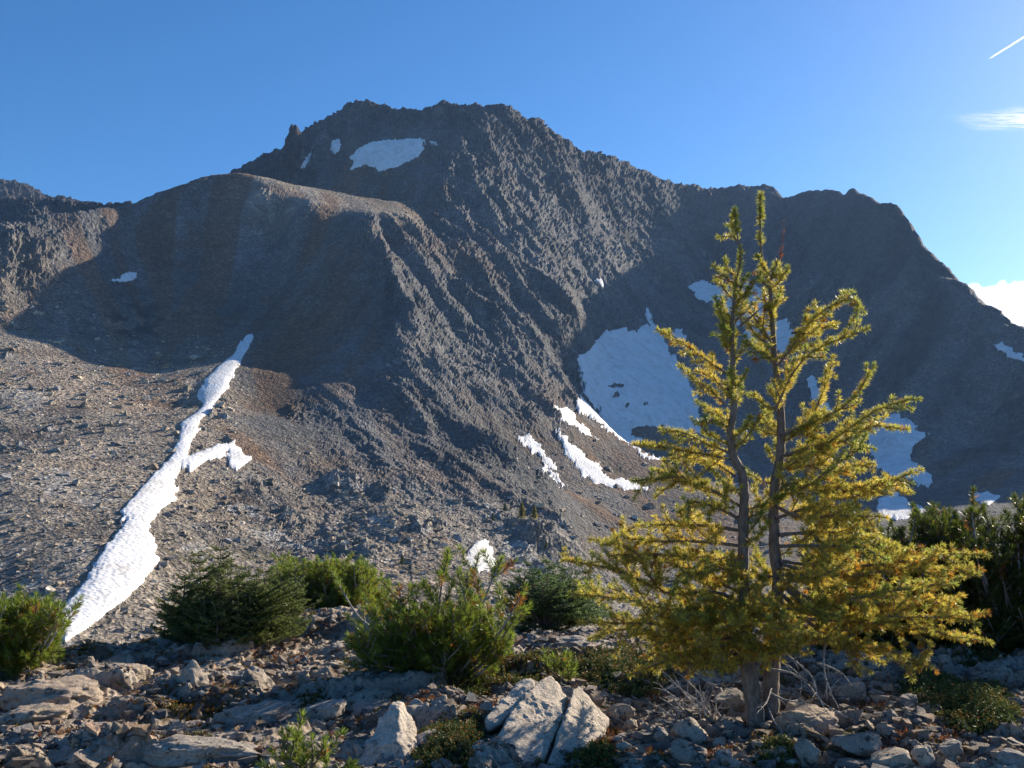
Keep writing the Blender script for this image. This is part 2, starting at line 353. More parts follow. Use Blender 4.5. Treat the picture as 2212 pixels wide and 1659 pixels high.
def poly_sd(px, py, poly):
    """signed distance (picture units, + inside)"""
    poly = np.array(poly, float); a = poly; b = np.roll(poly, -1, 0)
    d = np.full(px.shape, 1e9); ins = np.zeros(px.shape, bool)
    for (x0, y0), (x1, y1) in zip(a, b):
        ex, ey = x1-x0, y1-y0
        t = np.clip(((px-x0)*ex+(py-y0)*ey)/(ex*ex+ey*ey+1e-9), 0, 1)
        d = np.minimum(d, np.hypot(px-x0-t*ex, py-y0-t*ey))
        c = ((y0 > py) != (y1 > py)) & (px < (x1-x0)*(py-y0)/(y1-y0+1e-12)+x0)
        ins ^= c
    return np.where(ins, d, -d)

SNOW = [  # label, outline
 ('long white snow couloir running from the upper scree down to the pine bushes at left',
  [(547,720),(541,745),(527,770),(505,805),(492,840),(470,866),(455,890),(433,910),(425,940),(410,960),(408,985),(440,975),(470,962),(500,957),(520,970),(545,992),(525,1008),(510,1020),(494,1008),(488,993),(465,995),(440,1000),(415,1020),(390,1010),(376,1040),(385,1078),(350,1100),(325,1130),(335,1185),(340,1215),(310,1260),(280,1290),(240,1320),(200,1350),(150,1385),(100,1380),(120,1330),(150,1300),(190,1255),(205,1220),(240,1170),(270,1130),(262,1105),(290,1075),(320,1040),(350,1010),(375,980),(385,950),(390,915),(420,895),(437,880),(430,855),(440,825),(470,795),(500,770),(530,727)]),
 ('broad grey white snowfield on the summit face below the highest crest',
  [(750,345),(775,320),(800,307),(850,302),(915,297),(918,320),(905,340),(880,350),(860,362),(820,371),(795,362),(757,366),(762,352)]),
 ('small oval snow patch left of the big summit snowfield',
  [(718,302),(730,298),(740,310),(735,322),(722,335),(716,320)]),
 ('thin sliver of snow in the notch beside the rock pinnacle', [(664,312),(676,303),(672,322),(660,340),(652,358),(656,335)]),
 ('tiny snow scrap right of the big summit snowfield', [(925,304),(945,303),(943,308),(928,309)]),
 ('wide shaded snowfield filling the bowl under the dark headwall',
  [(1245,768),(1270,760),(1290,735),(1310,710),(1345,707),(1375,718),(1385,706),(1395,704),(1410,712),(1400,690),(1395,670),(1408,680),(1418,712),(1440,745),(1465,780),(1490,815),(1510,870),(1518,940),(1480,935),(1440,925),(1400,945),(1370,962),(1340,950),(1290,915),(1250,885),(1256,850),(1262,815),(1250,790)]),
 ('narrow bright snow strip highest on the brown scree fan', [(1196,881),(1212,880),(1235,893),(1262,920),(1297,962),(1262,940),(1225,912)]),
 ('longest bright snow strip down the middle of the scree fan', [(1200,922),(1212,935),(1240,965),(1270,985),(1300,1015),(1325,1040),(1345,1030),(1375,1045),(1405,1060),(1375,1060),(1330,1056),(1280,1045),(1245,1015),(1215,975)]),
 ('short wedge of bright snow against the crag at the top of the fan', [(1113,945),(1140,940),(1155,952),(1180,985),(1217,1025),(1180,1005),(1140,970)]),
 ('thinnest bright snow strip beside the dark rib edge of the fan', [(1160,985),(1184,1008),(1206,1030),(1226,1056),(1206,1044),(1178,1018)]),
 ('sunlit snow tongue on the crest of the scree fan', [(1345,955),(1385,975),(1430,995),(1400,995),(1365,972)]),
 ('pointed snow patch on the headwall left of the twin larch tops', [(1488,620),(1505,606),(1545,610),(1575,622),(1565,640),(1545,655),(1515,650),(1498,638)]),
 ('tall snow patch on the headwall showing between the twin larch tops', [(1560,660),(1600,612),(1625,605),(1645,625),(1660,660),(1640,690),(1600,680),(1590,715),(1560,690)]),
 ('snow patch on the headwall right of the larch trunks', [(1600,720),(1640,700),(1700,688),(1715,715),(1722,755),(1690,765),(1660,740),(1625,745)]),
 ('thin snow gully behind the upper right larch branches', [(1744,818),(1758,810),(1768,850),(1800,890),(1785,895),(1755,860)]),
 ('grey snowfield right of the larch at the foot of the dark massif', [(1895,905),(1940,895),(1985,930),(2005,940),(1970,965),(1975,1000),(2015,1030),(2010,1055),(1965,1035),(1920,1030),(1885,1000),(1870,940)]),
 ('low snow patch just above the right pine thicket', [(1895,1080),(1930,1065),(1990,1095),(2010,1105),(1950,1125),(1900,1120)]),
 ('small snow patch at right above the pine thicket tops', [(2095,1070),(2130,1062),(2160,1075),(2140,1090),(2105,1085)]),
 ('bright sunlit snow strip on the ridge at the right edge', [(2140,745),(2160,740),(2212,768),(2260,790),(2250,805),(2200,780),(2165,762)]),
 ('small snow patch at the bottom of the grey crag behind the pine', [(1008,1225),(1012,1195),(1028,1170),(1045,1166),(1060,1180),(1070,1225),(1050,1240)]),
 ('small lone snow patch in the shade of the left cirque', [(226,606),(260,603),(265,594),(275,588),(299,590),(296,600),(285,608),(265,613),(245,610)]),
 ('short snow sliver high on the wall right of the buttress', [(1290,602),(1297,605),(1308,622),(1300,622)]),
 ('snow scrap at the right foot of the slabs above the big bowl', [(1452,715),(1475,712),(1483,730),(1478,742),(1460,735)]),
]
near = np.zeros((NC, NR)); sds = []
for lab, poly in SNOW:
    pa = np.array(poly); lo = pa.min(0)-30; hi = pa.max(0)+30
    ii = np.where((pxc > lo[0]) & (pxc < hi[0]))[0]
    sd = np.full((NC, NR), -99.0)
    jit = min(9, .22*min(np.ptp(pa[:, 0]), np.ptp(pa[:, 1])))*fbm(np.stack([PXg[ii], PYg[ii], PYg[ii]*0], -1), 20, 5, .68)
    q = poly_sd(PXg[ii]+jit, PYg[ii]-jit*.6, poly)
    for hx, hy, ha, hb in ((1333,834,18,4),(1330,855,9,6),(1353,878,6,4),(1295,883,8,4),(1395,872,7,3),(1405,934,46,12),(488,981,5,2.5),(785,362,6,5)):
        q = np.minimum(q, (np.hypot((PXg[ii]-hx+jit)/ha, (PYg[ii]-hy-.5*jit)/hb)-1)*hb)
    q = np.where(VIS[ii] & (PYg[ii] > lo[1]) & (PYg[ii] < hi[1]), q, -99)
    sd[ii] = q; sds.append(sd)
    near = np.maximum(near, sstep(-5, 3, sd))
Zs = Zs+(Zb+.8-Zs)*.85*near
for qx, qy, qh, qw, qd in ((632, 958, 15, 10.5, 18), (663, 972, -15, 5.0, 20)):   # the rock pinnacle and its notch
    Zs = Zs+qh*np.exp(-np.abs((Xg-(qx-CX)/F*qy)/qw)**3.5-((Yg-qy)/qd)**2)
P0 = np.stack([Xg, Yg, Zs], -1)
def grid_normals(P):
    du = np.gradient(P, axis=0); dv = np.gradient(P, axis=1)
    n = np.cross(du, dv); n /= np.linalg.norm(n, axis=-1, keepdims=True)+1e-9
    return np.where(n[..., 2:3] < 0, -n, n)
N0 = grid_normals(np.stack([Xg, Yg, Zb], -1))
slope = 1-N0[..., 2]
rough = np.clip(rk, 0, 1)
Pq = P0*np.array([1, 1, .55])
d1 = ridged(Pq, 20, 6, .55, 1.3); d2 = fbm(P0, 9, 4, .55, 5.0); d3 = ridged(P0, 7, 4, .55, 9.0)
dist = np.clip(Yg/700, .35, 1.4)
amp = sstep(.1, .8, rough)
patch = sstep(-.1, .35, fbm(P0, 45, 3, .5, 30.0))          # outcrops inside the scree
amp = np.maximum(amp, .55*patch*sstep(.1, .35, rough))
d4 = ridged(P0, 2.6, 3, .6, 19.0)
def plates(sx, sz, seed):
    wu = .35*fbm(P0, sx*2.2, 2, .5, seed+2.); u = (Xg*.86+Yg*.5)/sx+wu; v = (Zs+.35*Xg)/sz-wu
    F1, F2, i1, i2, dx, dy = worley(u, v, seed)
    return (i1-.5+.9*dx*(i2-.5)+.9*dy*(i1-.5))*sstep(0, .15, F2-F1)-.25*(1-sstep(0, .1, F2-F1))
pl = 2.4*plates(15, 20, 5)+2.0*plates(6.5, 8, 6)
disp = dist*(amp*(.65*d1+.5*d3+.5*d2+.5*d4+1.1*pl) + (1-amp)*(.35*d2+.45*d3*patch))
for ox, oy, orad, oh in ((910,1140,24,5),(745,1040,42,5),(456,893,13,3),(1140,1180,34,5),(1165,1165,40,4),(830,1065,30,4),(640,890,30,3),(25,545,90,4),(120,530,50,3),(700,1200,70,2.5),(560,1050,40,2),(480,1140,60,2),(940,1130,20,3),(780,1195,60,2),(640,1130,50,2)):
    disp += oh*(.55+.30*d3+.55*d2+.25*d1)*sstep(1, .25, ((PXg-ox)/orad)**2+((PYg-oy)/orad*1.3)**2+.5*d2)
disp *= (1-.9*near)*(1-.7*sstep(.4, .8, -tn)*sstep(1560, 1700, PXg))
PM = P0 + N0*disp[..., None]
# rock colours
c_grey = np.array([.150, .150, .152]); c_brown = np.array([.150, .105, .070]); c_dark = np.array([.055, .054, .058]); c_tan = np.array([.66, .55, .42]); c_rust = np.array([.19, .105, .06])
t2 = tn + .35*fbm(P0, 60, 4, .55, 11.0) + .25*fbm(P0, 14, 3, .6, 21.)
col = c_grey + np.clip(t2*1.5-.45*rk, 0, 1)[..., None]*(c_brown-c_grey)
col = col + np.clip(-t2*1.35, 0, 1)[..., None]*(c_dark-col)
pg = np.exp(-((PXg-470)/190)**2-((PYg-500)/95)**2)*(Yg < 820)*np.clip(.8+.7*fbm(P0, 45, 4, .6, 151.), 0, 1)
col = col + (.62*pg)[..., None]*(np.array([.36, .35, .345])-col)
pt = sstep(745, 775, Yg)*sstep(885, 860, Yg)*sstep(470, 520, PXg)*sstep(930, 880, PXg)*np.clip(.85+.5*fbm(P0, 30, 4, .6, 161.), 0, 1)
col = col + (.75*pt)[..., None]*(np.array([.46, .385, .295])-col)
stk = samp(gs_, Xg, Yg); stk3 = samp(gb, Xg, Yg)
hw = sstep(1230, 1290, PXg)*sstep(520, 640, PYg)*sstep(1120, 1000, PYg)*(Yg > 660)*np.clip(.55+.35*stk+.3*stk3+.5*fbm(P0, 40, 4, .6, 171.), 0, 1)
col = col + (.6*hw)[..., None]*(np.array([.20, .195, .185])-col)
hb = sstep(1560, 1640, PXg)*sstep(620, 520, PYg)*(Yg > 660)*np.clip(.4+.4*stk3+.6*fbm(P0, 30, 4, .6, 181.), 0, 1)
col = col + (.5*hb)[..., None]*(np.array([.12, .115, .11])-col)
stk = samp(gs_, Xg, Yg); stk2 = samp(gb, Xg, Yg)
pale = sstep(.15, .5, fbm(P0*np.array([1, 1, .6]), 18, 5, .65, 121.))*amp*(tn > -.5)
col = col + (.45*pale)[..., None]*(np.array([.27, .25, .225])-col)
scr = 1-amp
col = col + (.7*scr*sstep(.3, 1.3, stk)*(tn > -.3))[..., None]*(np.array([.21, .115, .06])-col)
col = col + (.40*scr*sstep(.4, 1.5, -stk)*(tn > -.3))[..., None]*(np.array([.24, .225, .21])-col)
col = col*(1+.12*np.clip(stk2, -2, 2))[..., None]
ru = sstep(.25, .6, fbm(P0, 70, 4, .6, 41.0)+.25*tn)*(1-.5*rough)
col = col + (.45*ru)[..., None]*(c_rust-col)
lt = np.maximum(sstep(470, 220, Yg), .9*sstep(600, 400, PXg)*sstep(700, 420, Yg))*np.clip(.75+.8*fbm(P0, 30, 4, .6, 61.), .2, 1)
col = col + (.65*lt)[..., None]*(c_tan-col)
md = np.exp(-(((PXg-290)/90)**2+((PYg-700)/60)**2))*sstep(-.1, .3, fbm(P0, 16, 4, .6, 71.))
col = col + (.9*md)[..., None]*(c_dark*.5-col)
for sx_, sy_, sa_, sb_ in ((735,1195,85,28),(600,1165,50,16),(520,1100,40,18),(905,1145,22,14),(745,1050,40,18),(455,893,12,8),(1120,1190,40,30),(420,1180,35,14),(830,1130,40,14),(120,1040,50,24),(200,1080,40,20),(60,860,50,22),(170,1180,40,18)):
    sl_ = sstep(1.1, .5, np.hypot((PXg-sx_)/sa_, (PYg-sy_-.25*(PXg-sx_))/sb_)+.9*fbm(P0, 9, 4, .65, 131.))
    col = col + (.75*sl_)[..., None]*(np.array([.46, .445, .42])*(1+.5*fbm(P0, 4, 3, .6, 141.))[..., None]-col)
gr = sstep(.3, .5, fbm(P0, 28, 4, .6, 81.))*sstep(330, 290, Yg)*(PXg > 350)
col = col + (.55*gr)[..., None]*(np.array([.11, .10, .035])-col)
MAT_MT = mountain_material(); MAT_SNOW = snow_material()
idx = np.arange(NC*NR).reshape(NC, NR)
quads = np.stack([idx[:-1, :-1], idx[1:, :-1], idx[1:, 1:], idx[:-1, 1:]], -1).reshape(-1, 4)
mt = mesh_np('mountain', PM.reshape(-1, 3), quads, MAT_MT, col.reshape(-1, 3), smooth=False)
tag(mt, kind='structure')
for (lab, poly), sd in zip(SNOW, sds):
    keep = sd > -4.0
    fm = keep[:-1, :-1] & keep[1:, :-1] & keep[1:, 1:] & keep[:-1, 1:]
    yr = np.stack([Yg[:-1, :-1], Yg[1:, :-1], Yg[1:, 1:], Yg[:-1, 1:]]); fm &= np.ptp(yr, axis=0) < .03*yr.min(0)
    if fm.sum() < 2: continue
    q = np.stack([idx[:-1, :-1], idx[1:, :-1], idx[1:, 1:], idx[:-1, 1:]], -1)[fm]
    u, inv = np.unique(q.ravel(), return_inverse=True)
    s = sd.ravel()[u]*Yg.ravel()[u]/F
    base = np.stack([Xg.ravel()[u], Yg.ravel()[u], Zs.ravel()[u]], -1)
    th = np.where(s < 0, np.maximum(.12+1.1*s, -2.5), np.minimum(.12+.16*s, .5)) + .25*fbm(base, 14, 4, .55, 3.)*sstep(0, 4, s)
    th += .12*disp.ravel()[u]
    v = base + N0.reshape(-1, 3)[u]*th[:, None]
    o = mesh_np('snow_patch', v, inv.reshape(-1, 4), MAT_SNOW)
    tag(o, lab, 'snow patch', 'snow patches left on the mountain')

# loose stones of the scree, too many to count
def stone_cloud(P, size, colr, mat, name, seed, N=None):
    g = np.random.default_rng(seed); n = len(P)
    cube = np.array([[-1,-1,-1],[1,-1,-1],[1,1,-1],[-1,1,-1],[-1,-1,1],[1,-1,1],[1,1,1],[-1,1,1]], float)*.6
    fc = np.array([[0,3,2,1],[4,5,6,7],[0,1,5,4],[1,2,6,5],[2,3,7,6],[3,0,4,7]])
    v = cube[None]*(1+.0*g.random((n,1,1))) + g.normal(0, .26, (n,8,3))
    v *= np.stack([g.uniform(.6,1.5,n), g.uniform(.6,1.5,n), g.uniform(.4,.95,n)], -1)[:, None]
    a = g.uniform(0, 6.28, n); b = g.normal(0, .35, n)
    ca, sa, cb, sb = np.cos(a)[:,None], np.sin(a)[:,None], np.cos(b)[:,None], np.sin(b)[:,None]
    x, y, z = v[...,0], v[...,1], v[...,2]
    y, z = y*cb-z*sb, y*sb+z*cb
    x, y = x*ca-y*sa, x*sa+y*ca
    v = np.stack([x, y, z], -1)*(size*.5)[:, None, None] + P[:, None]
    f = (np.arange(n)*8)[:, None, None] + fc[None]
    return mesh_np(name, v.reshape(-1,3), f.reshape(-1,4), mat, np.repeat(colr, 8, 0), smooth=False)
wgt = (VIS & (Yg < 620)).astype(float)*(1-near)
wgt *= np.where(PXg < 520, sstep(700, 480, Yg), sstep(430, 330, Yg)) + .25*((PXg > 1100) & (PXg < 1700) & (Yg < 620))
wgt *= (1-.5*sstep(.4, .9, rough))
wgt *= np.sqrt(np.clip((PYg-430)/700, .02, 1))*((PXg > -150) & (PXg < 2350))
gg = np.random.default_rng(5)
pick = gg.choice(NC*NR, 52000, p=(wgt/wgt.sum()).ravel())
Ps = PM.reshape(-1, 3)[pick]; Ysel = Yg.ravel()[pick]
sz = Ysel/F*np.clip(2.2*gg.pareto(1.9, len(pick))+2.6, 1.8, 22)
tt = gg.random(len(pick))[:, None]; kk = gg.random(len(pick))
cc = np.where((kk < .45)[:, None], np.array([.66,.57,.45]), np.where((kk < .8)[:, None], np.array([.38,.38,.385]), np.array([.62,.50,.37])))*(.5+.75*tt)
Ps = Ps + gg.normal(0, 1, Ps.shape)*(Ysel/F*1.2)[:, None]*np.array([1,1,.3])
sc = stone_cloud(Ps, sz, cc, MAT_MT, 'scree', 8)
tag(sc, 'loose tan and grey stones of the scree slope', 'scree', kind='stuff')
# ---------------------------------------------------------------- the rocky knoll in front
def rock_material(name, attr=True, base=(.40, .345, .285), lichen=.5):
    m, nt = new_mat(name); L = nt.links.new
    geo = nd(nt, 'ShaderNodeNewGeometry')
    if attr:
        base_s = nd(nt, 'ShaderNodeAttribute', attribute_name='Col').outputs['Color']
        pos = geo.outputs['Position']
    else:
        oi = nd(nt, 'ShaderNodeObjectInfo')
        r = nt.nodes.new('ShaderNodeValToRGB'); L(oi.outputs['Random'], r.inputs[0])
        e = r.color_ramp.elements; e[0].color = (.40, .325, .245, 1); e[1].color = (.27, .245, .22, 1)
        for p, c in ((.3, (.50, .42, .325)), (.55, (.32, .285, .25)), (.75, (.45, .345, .25))):
            q = e.new(p); q.color = (*c, 1)
        base_s = r.outputs[0]; pos = geo.outputs['Position']
    n1 = nd(nt, 'ShaderNodeTexNoise', Scale=7.0, Detail=6.0, Roughness=0.65); L(pos, n1.inputs['Vector'])
    n2 = nd(nt, 'ShaderNodeTexNoise', Scale=45.0, Detail=6.0, Roughness=0.75); L(pos, n2.inputs['Vector'])
    n3 = nd(nt, 'ShaderNodeTexNoise', Scale=13.0, Detail=5.0, Roughness=0.7); L(pos, n3.inputs['Vector'])
    v1 = nd(nt, 'ShaderNodeTexVoronoi', Scale=130.0); L(pos, v1.inputs['Vector'])
    c = mixcol(nt, base_s, ramp(nt, n1.outputs[0], [(.28, .7), (.72, 1.3)]), .8, 'MULTIPLY')
    c = mixcol(nt, c, ramp(nt, n2.outputs[0], [(.3, .6), (.7, 1.4)]), .65, 'MULTIPLY')
    sp = nd(nt, 'ShaderNodeSeparateColor'); L(v1.outputs['Color'], sp.inputs[0])
    c = mixcol(nt, c, ramp(nt, sp.outputs[0], [(0, .55), (.25, .95), (1, 1.25)]), .5, 'MULTIPLY')
    dk = ramp(nt, n3.outputs[0], [(.57, 0), (.62, lichen*1.5)])
    c = mixcol(nt, c, (.045, .043, .042), dk)
    gm = nd(nt, 'ShaderNodeTexNoise', Scale=4.3, Detail=4.0, Roughness=0.7); L(pos, gm.inputs['Vector'])
    c = mixcol(nt, c, (.17, .18, .11), ramp(nt, gm.outputs[0], [(.62, 0), (.70, .55)]))
    b = nd(nt, 'ShaderNodeBsdfPrincipled', Roughness=0.85); b.inputs['Specular IOR Level'].default_value = 0.3
    L(c, b.inputs['Base Color'])
    a1 = nd(nt, 'ShaderNodeMath', operation='MULTIPLY_ADD'); L(n2.outputs[0], a1.inputs[0]); a1.inputs[1].default_value = .5; L(n3.outputs[0], a1.inputs[2])
    bu = nd(nt, 'ShaderNodeBump', Strength=1.0, Distance=0.035); L(a1.outputs[0], bu.inputs['Height']); L(bu.outputs[0], b.inputs['Normal'])
    o = nd(nt, 'ShaderNodeOutputMaterial'); L(b.outputs[0], o.inputs[0])
    return m
MAT_GROUND = rock_material('ground_rock', True, lichen=.45)
MAT_ROCK = rock_material('boulder_rock', False, lichen=.6)

_ex = [-6000, -1500, 0, 300, 500, 700, 900, 1100, 1400, 1700, 2212, 3500, 9000]
_ey = [7.0, 7.0, 7.4, 8.4, 9.6, 10.2, 9.6, 8.8, 8.8, 9.3, 9.8, 10.5, 10.5]
def knoll(x, y):
    px = CX + x/np.maximum(y, 2.0)*F
    e = np.interp(px, _ex, _ey)
    d = np.maximum(0, y-e+.6)
    z = -.24*d**1.5 - .006*d**2
    # slight swells: the slabs at left drop to the left, the right side rises a little
    z = z + .05*np.sin(x*1.3+.5)*np.sin(y*1.1) + np.where(x > 1.5, .03*(x-1.5), 0)*(y > 0)
    return np.maximum(z, -60)
def on_ground(px, py):
    """the point of the knoll seen at a picture position"""
    Y = np.linspace(3.5, 14, 800); x = (px-CX)/F*Y; z = knoll(x, Y)
    ang = HY-(z-EYE)/Y*F
    k = np.where(ang <= py)[0]; k = k[0] if len(k) else len(Y)-1
    return np.array([x[k], Y[k], z[k]])
def ground_detail(x, y):
    """rubble and bedrock slabs: height and colour"""
    P = np.stack([x, y, x*0], -1)
    wx = x + .12*fbm(P, .5, 3, .5, 1.) ; wy = y + .12*fbm(P, .5, 3, .5, 7.)
    big = sstep(.7, -.3, x + .35*fbm(P, 1.1, 3, .5, 3.))            # bedrock at left, cobbles at right
    F1, F2, i1, i2, dx, dy = worley(wx/1.15, wy/.62, 1)
    h1 = .15*(i1-.4) + .17*dx*(.35+i2) + .14*(i2-.75)*dy
    cr1 = sstep(0, .10, F2-F1)
    h1 = h1*sstep(0, .22, F2-F1) - .04*(1-cr1)
    G1, G2, j1, j2, ex, ey = worley(wx/.27+5, wy/.21, 2)
    h2 = (.075*(j1-.3) + .06*ex*(j2-.3) + .05*ey*(j1-.6))*sstep(0, .3, G2-G1)
    K1, K2, k1, k2, kx, ky = worley(wx/.085, wy/.07+3, 3)
    h3 = .028*k1*sstep(0, .45, K2-K1)
    soil = sstep(.02, .3, fbm(P, .9, 4, .55, 23.))*sstep(.95, .3, big*.7)
    soil = np.maximum(soil, .9*sstep(.12, .3, fbm(P, .6, 4, .6, 53.)))
    m2 = (1-.5*big)*(1-.75*soil)
    z = h1*(.25+.75*big)*(1-.5*soil) + h2*m2 + h3*(1-.45*big)*(1-.3*soil)
    rg = ridged(P, .35, 5, .55, 4.)
    z = z + (.018+.008*big)*rg + .012*fbm(P, .06, 3, .6, 8.)
    tone = np.where(big > .5, i2, j2)
    c = np.array([.46,.37,.275])[None] if x.ndim == 1 else np.array([.46,.37,.275])
    c = c*(.75+.5*tone)[..., None]
    c = c + (.5*(np.where(big > .5, i1, j1) > .6))[..., None]*(np.array([.27,.25,.23])-c)
    hole = (1-sstep(.0, .12, F2-F1))*big
    c = c + (soil*.92)[..., None]*(np.array([.115,.075,.048])-c)
    rust = sstep(.15, .45, fbm(P, .25, 4, .6, 33.))*soil
    c = c + (.7*rust)[..., None]*(np.array([.19,.085,.03])-c)
    peb = (k1 > .55)*sstep(.1, .4, K2-K1)*soil*(fbm(P, .7, 2, .5, 90.) > -.1)
    c = c + (.9*peb)[..., None]*(np.array([.36,.31,.25])*(.6+.7*k2)[..., None]-c)
    return z, c
gpx = np.concatenate([np.linspace(-500, -40, 40)[:-1], np.linspace(-40, 2252, 1080), np.linspace(2252, 2900, 50)[1:]])
gY = np.concatenate([F*EYE/np.linspace(1700-HY, 1290-HY, 560), np.linspace(10.7, 33, 60)])
gYY = np.repeat(gY[None], len(gpx), 0); gX = (gpx[:, None]-CX)/F*gYY
gz, gc_ = ground_detail(gX, gYY)
GZ = knoll(gX, gYY) + gz
n0, n1 = gX.shape
gi = np.arange(n0*n1).reshape(n0, n1)
gq = np.stack([gi[:-1, :-1], gi[1:, :-1], gi[1:, 1:], gi[:-1, 1:]], -1).reshape(-1, 4)
# the rest of the sheet, coarser, round the sides and behind the viewpoint
cx_, cy_ = np.meshgrid(np.linspace(-34, 34, 200), np.linspace(-30, 33, 190))
cz_, cc_ = ground_detail(cx_, cy_)
pxx = CX+cx_/np.maximum(cy_, .01)*F
inside = (cy_ > 4.6) & (cy_ < 33) & (pxx > -450) & (pxx < 2850)
cz_ = knoll(cx_, cy_) + cz_*.6 - np.where(inside, .25+.02*np.maximum(cy_-10, 0), 0.0)
ci = np.arange(cx_.size).reshape(cx_.shape) + n0*n1
cq = np.stack([ci[:-1, :-1], ci[:-1, 1:], ci[1:, 1:], ci[1:, :-1]], -1).reshape(-1, 4)
gV = np.concatenate([np.stack([gX, gYY, GZ], -1).reshape(-1, 3), np.stack([cx_, cy_, cz_], -1).reshape(-1, 3)])
gC = np.concatenate([gc_.reshape(-1, 3), cc_.reshape(-1, 3)])
gr_o = mesh_np('ground', gV, np.concatenate([gq, cq]), MAT_GROUND, gC, smooth=True)
tag(gr_o, kind='structure')
def gz_at(x, y):
    x = np.atleast_1d(np.asarray(x, float)); y = np.atleast_1d(np.asarray(y, float))
    z, _ = ground_detail(x, y)
    return knoll(x, y) + z

# ---- rocks
import bmesh
_ico = {}
def ico(level):
    if level not in _ico:
        bm = bmesh.new(); bmesh.ops.create_icosphere(bm, subdivisions=level, radius=1)
        v = np.array([x.co[:] for x in bm.verts]); f = np.array([[q.index for q in x.verts] for x in bm.faces]); bm.free()
        _ico[level] = (v, f)
    return _ico[level]
def rock_shape(seed, level=4, cuts=11, rounding=.0, rough=.05, planes=None):
    g = np.random.default_rng(seed); v, f = ico(level); v = v.copy()
    if planes is None:
        n = g.normal(size=(cuts, 3)); n /= np.linalg.norm(n, axis=1)[:, None]; d = g.uniform(.42, .8, cuts)
    else:
        n = np.array([p[:3] for p in planes], float); d = np.array([p[3] for p in planes]); n /= np.linalg.norm(n, axis=1)[:, None]
    u = v/np.linalg.norm(v, axis=1)[:, None]
    q = u@n.T
    t = np.where(q > 1e-3, d/np.maximum(q, 1e-3), 9.0)
    r = np.minimum(t.min(1), 1.0)
    # soften the edges a little
    kk = 26.0-20*rounding
    rs = (np.exp(-kk*t).sum(1)+np.exp(-kk*1.0))
    r = np.minimum(r, -np.log(rs)/kk+.03)
    v = u*r[:, None]
    o = g.uniform(0, 50)
    v = v + u*(rough*1.3*ridged(v, .55, 4, .55, o) + rough*.5*fbm(v, .12, 3, .6, o))[:, None]
    return v, f
ROCKS = []
for s_ in range(12):
    v, f = rock_shape(100+s_, 4, 9+s_ % 4, rounding=[0, .2, .1, .5, 0, .3][s_ % 6])
    ROCKS.append((v, f))
for s_ in range(5):                       # flat topped slabs: 12..16
    g_ = np.random.default_rng(300+s_); pl_ = [(g_.normal(0, .08), g_.normal(0, .08), 1, .55), (0, 0, -1, .8)]
    a_ = g_.uniform(0, 6.28)
    for q_ in range(6):
        b_ = a_+q_*6.283/6+g_.uniform(-.3, .3); pl_.append((math.cos(b_), math.sin(b_), g_.uniform(-.05, .45), g_.uniform(.66, .86)))
    for q_ in range(3): b_ = g_.uniform(0, 6.28); pl_.append((math.cos(b_), math.sin(b_), .9, g_.uniform(.60, .72)))
    ROCKS.append(rock_shape(310+s_, 5, planes=pl_, rough=.065))
_rockme = {}
def put_rock(k, pos, size, rot, name='stone', label=None, cat='stone', group=None, mat=None):
    """size: half extents"""
    key = (k, mat)
    if key not in _rockme:
        v, f = ROCKS[k]; o = mesh_np(name, v, f, mat or MAT_ROCK, smooth=True); _rockme[key] = o.data
    else:
        o = bpy.data.objects.new(name, _rockme[key]); COL.objects.link(o)
    o.location = pos; o.scale = size; o.rotation_euler = rot
    return tag(o, label, cat, group)

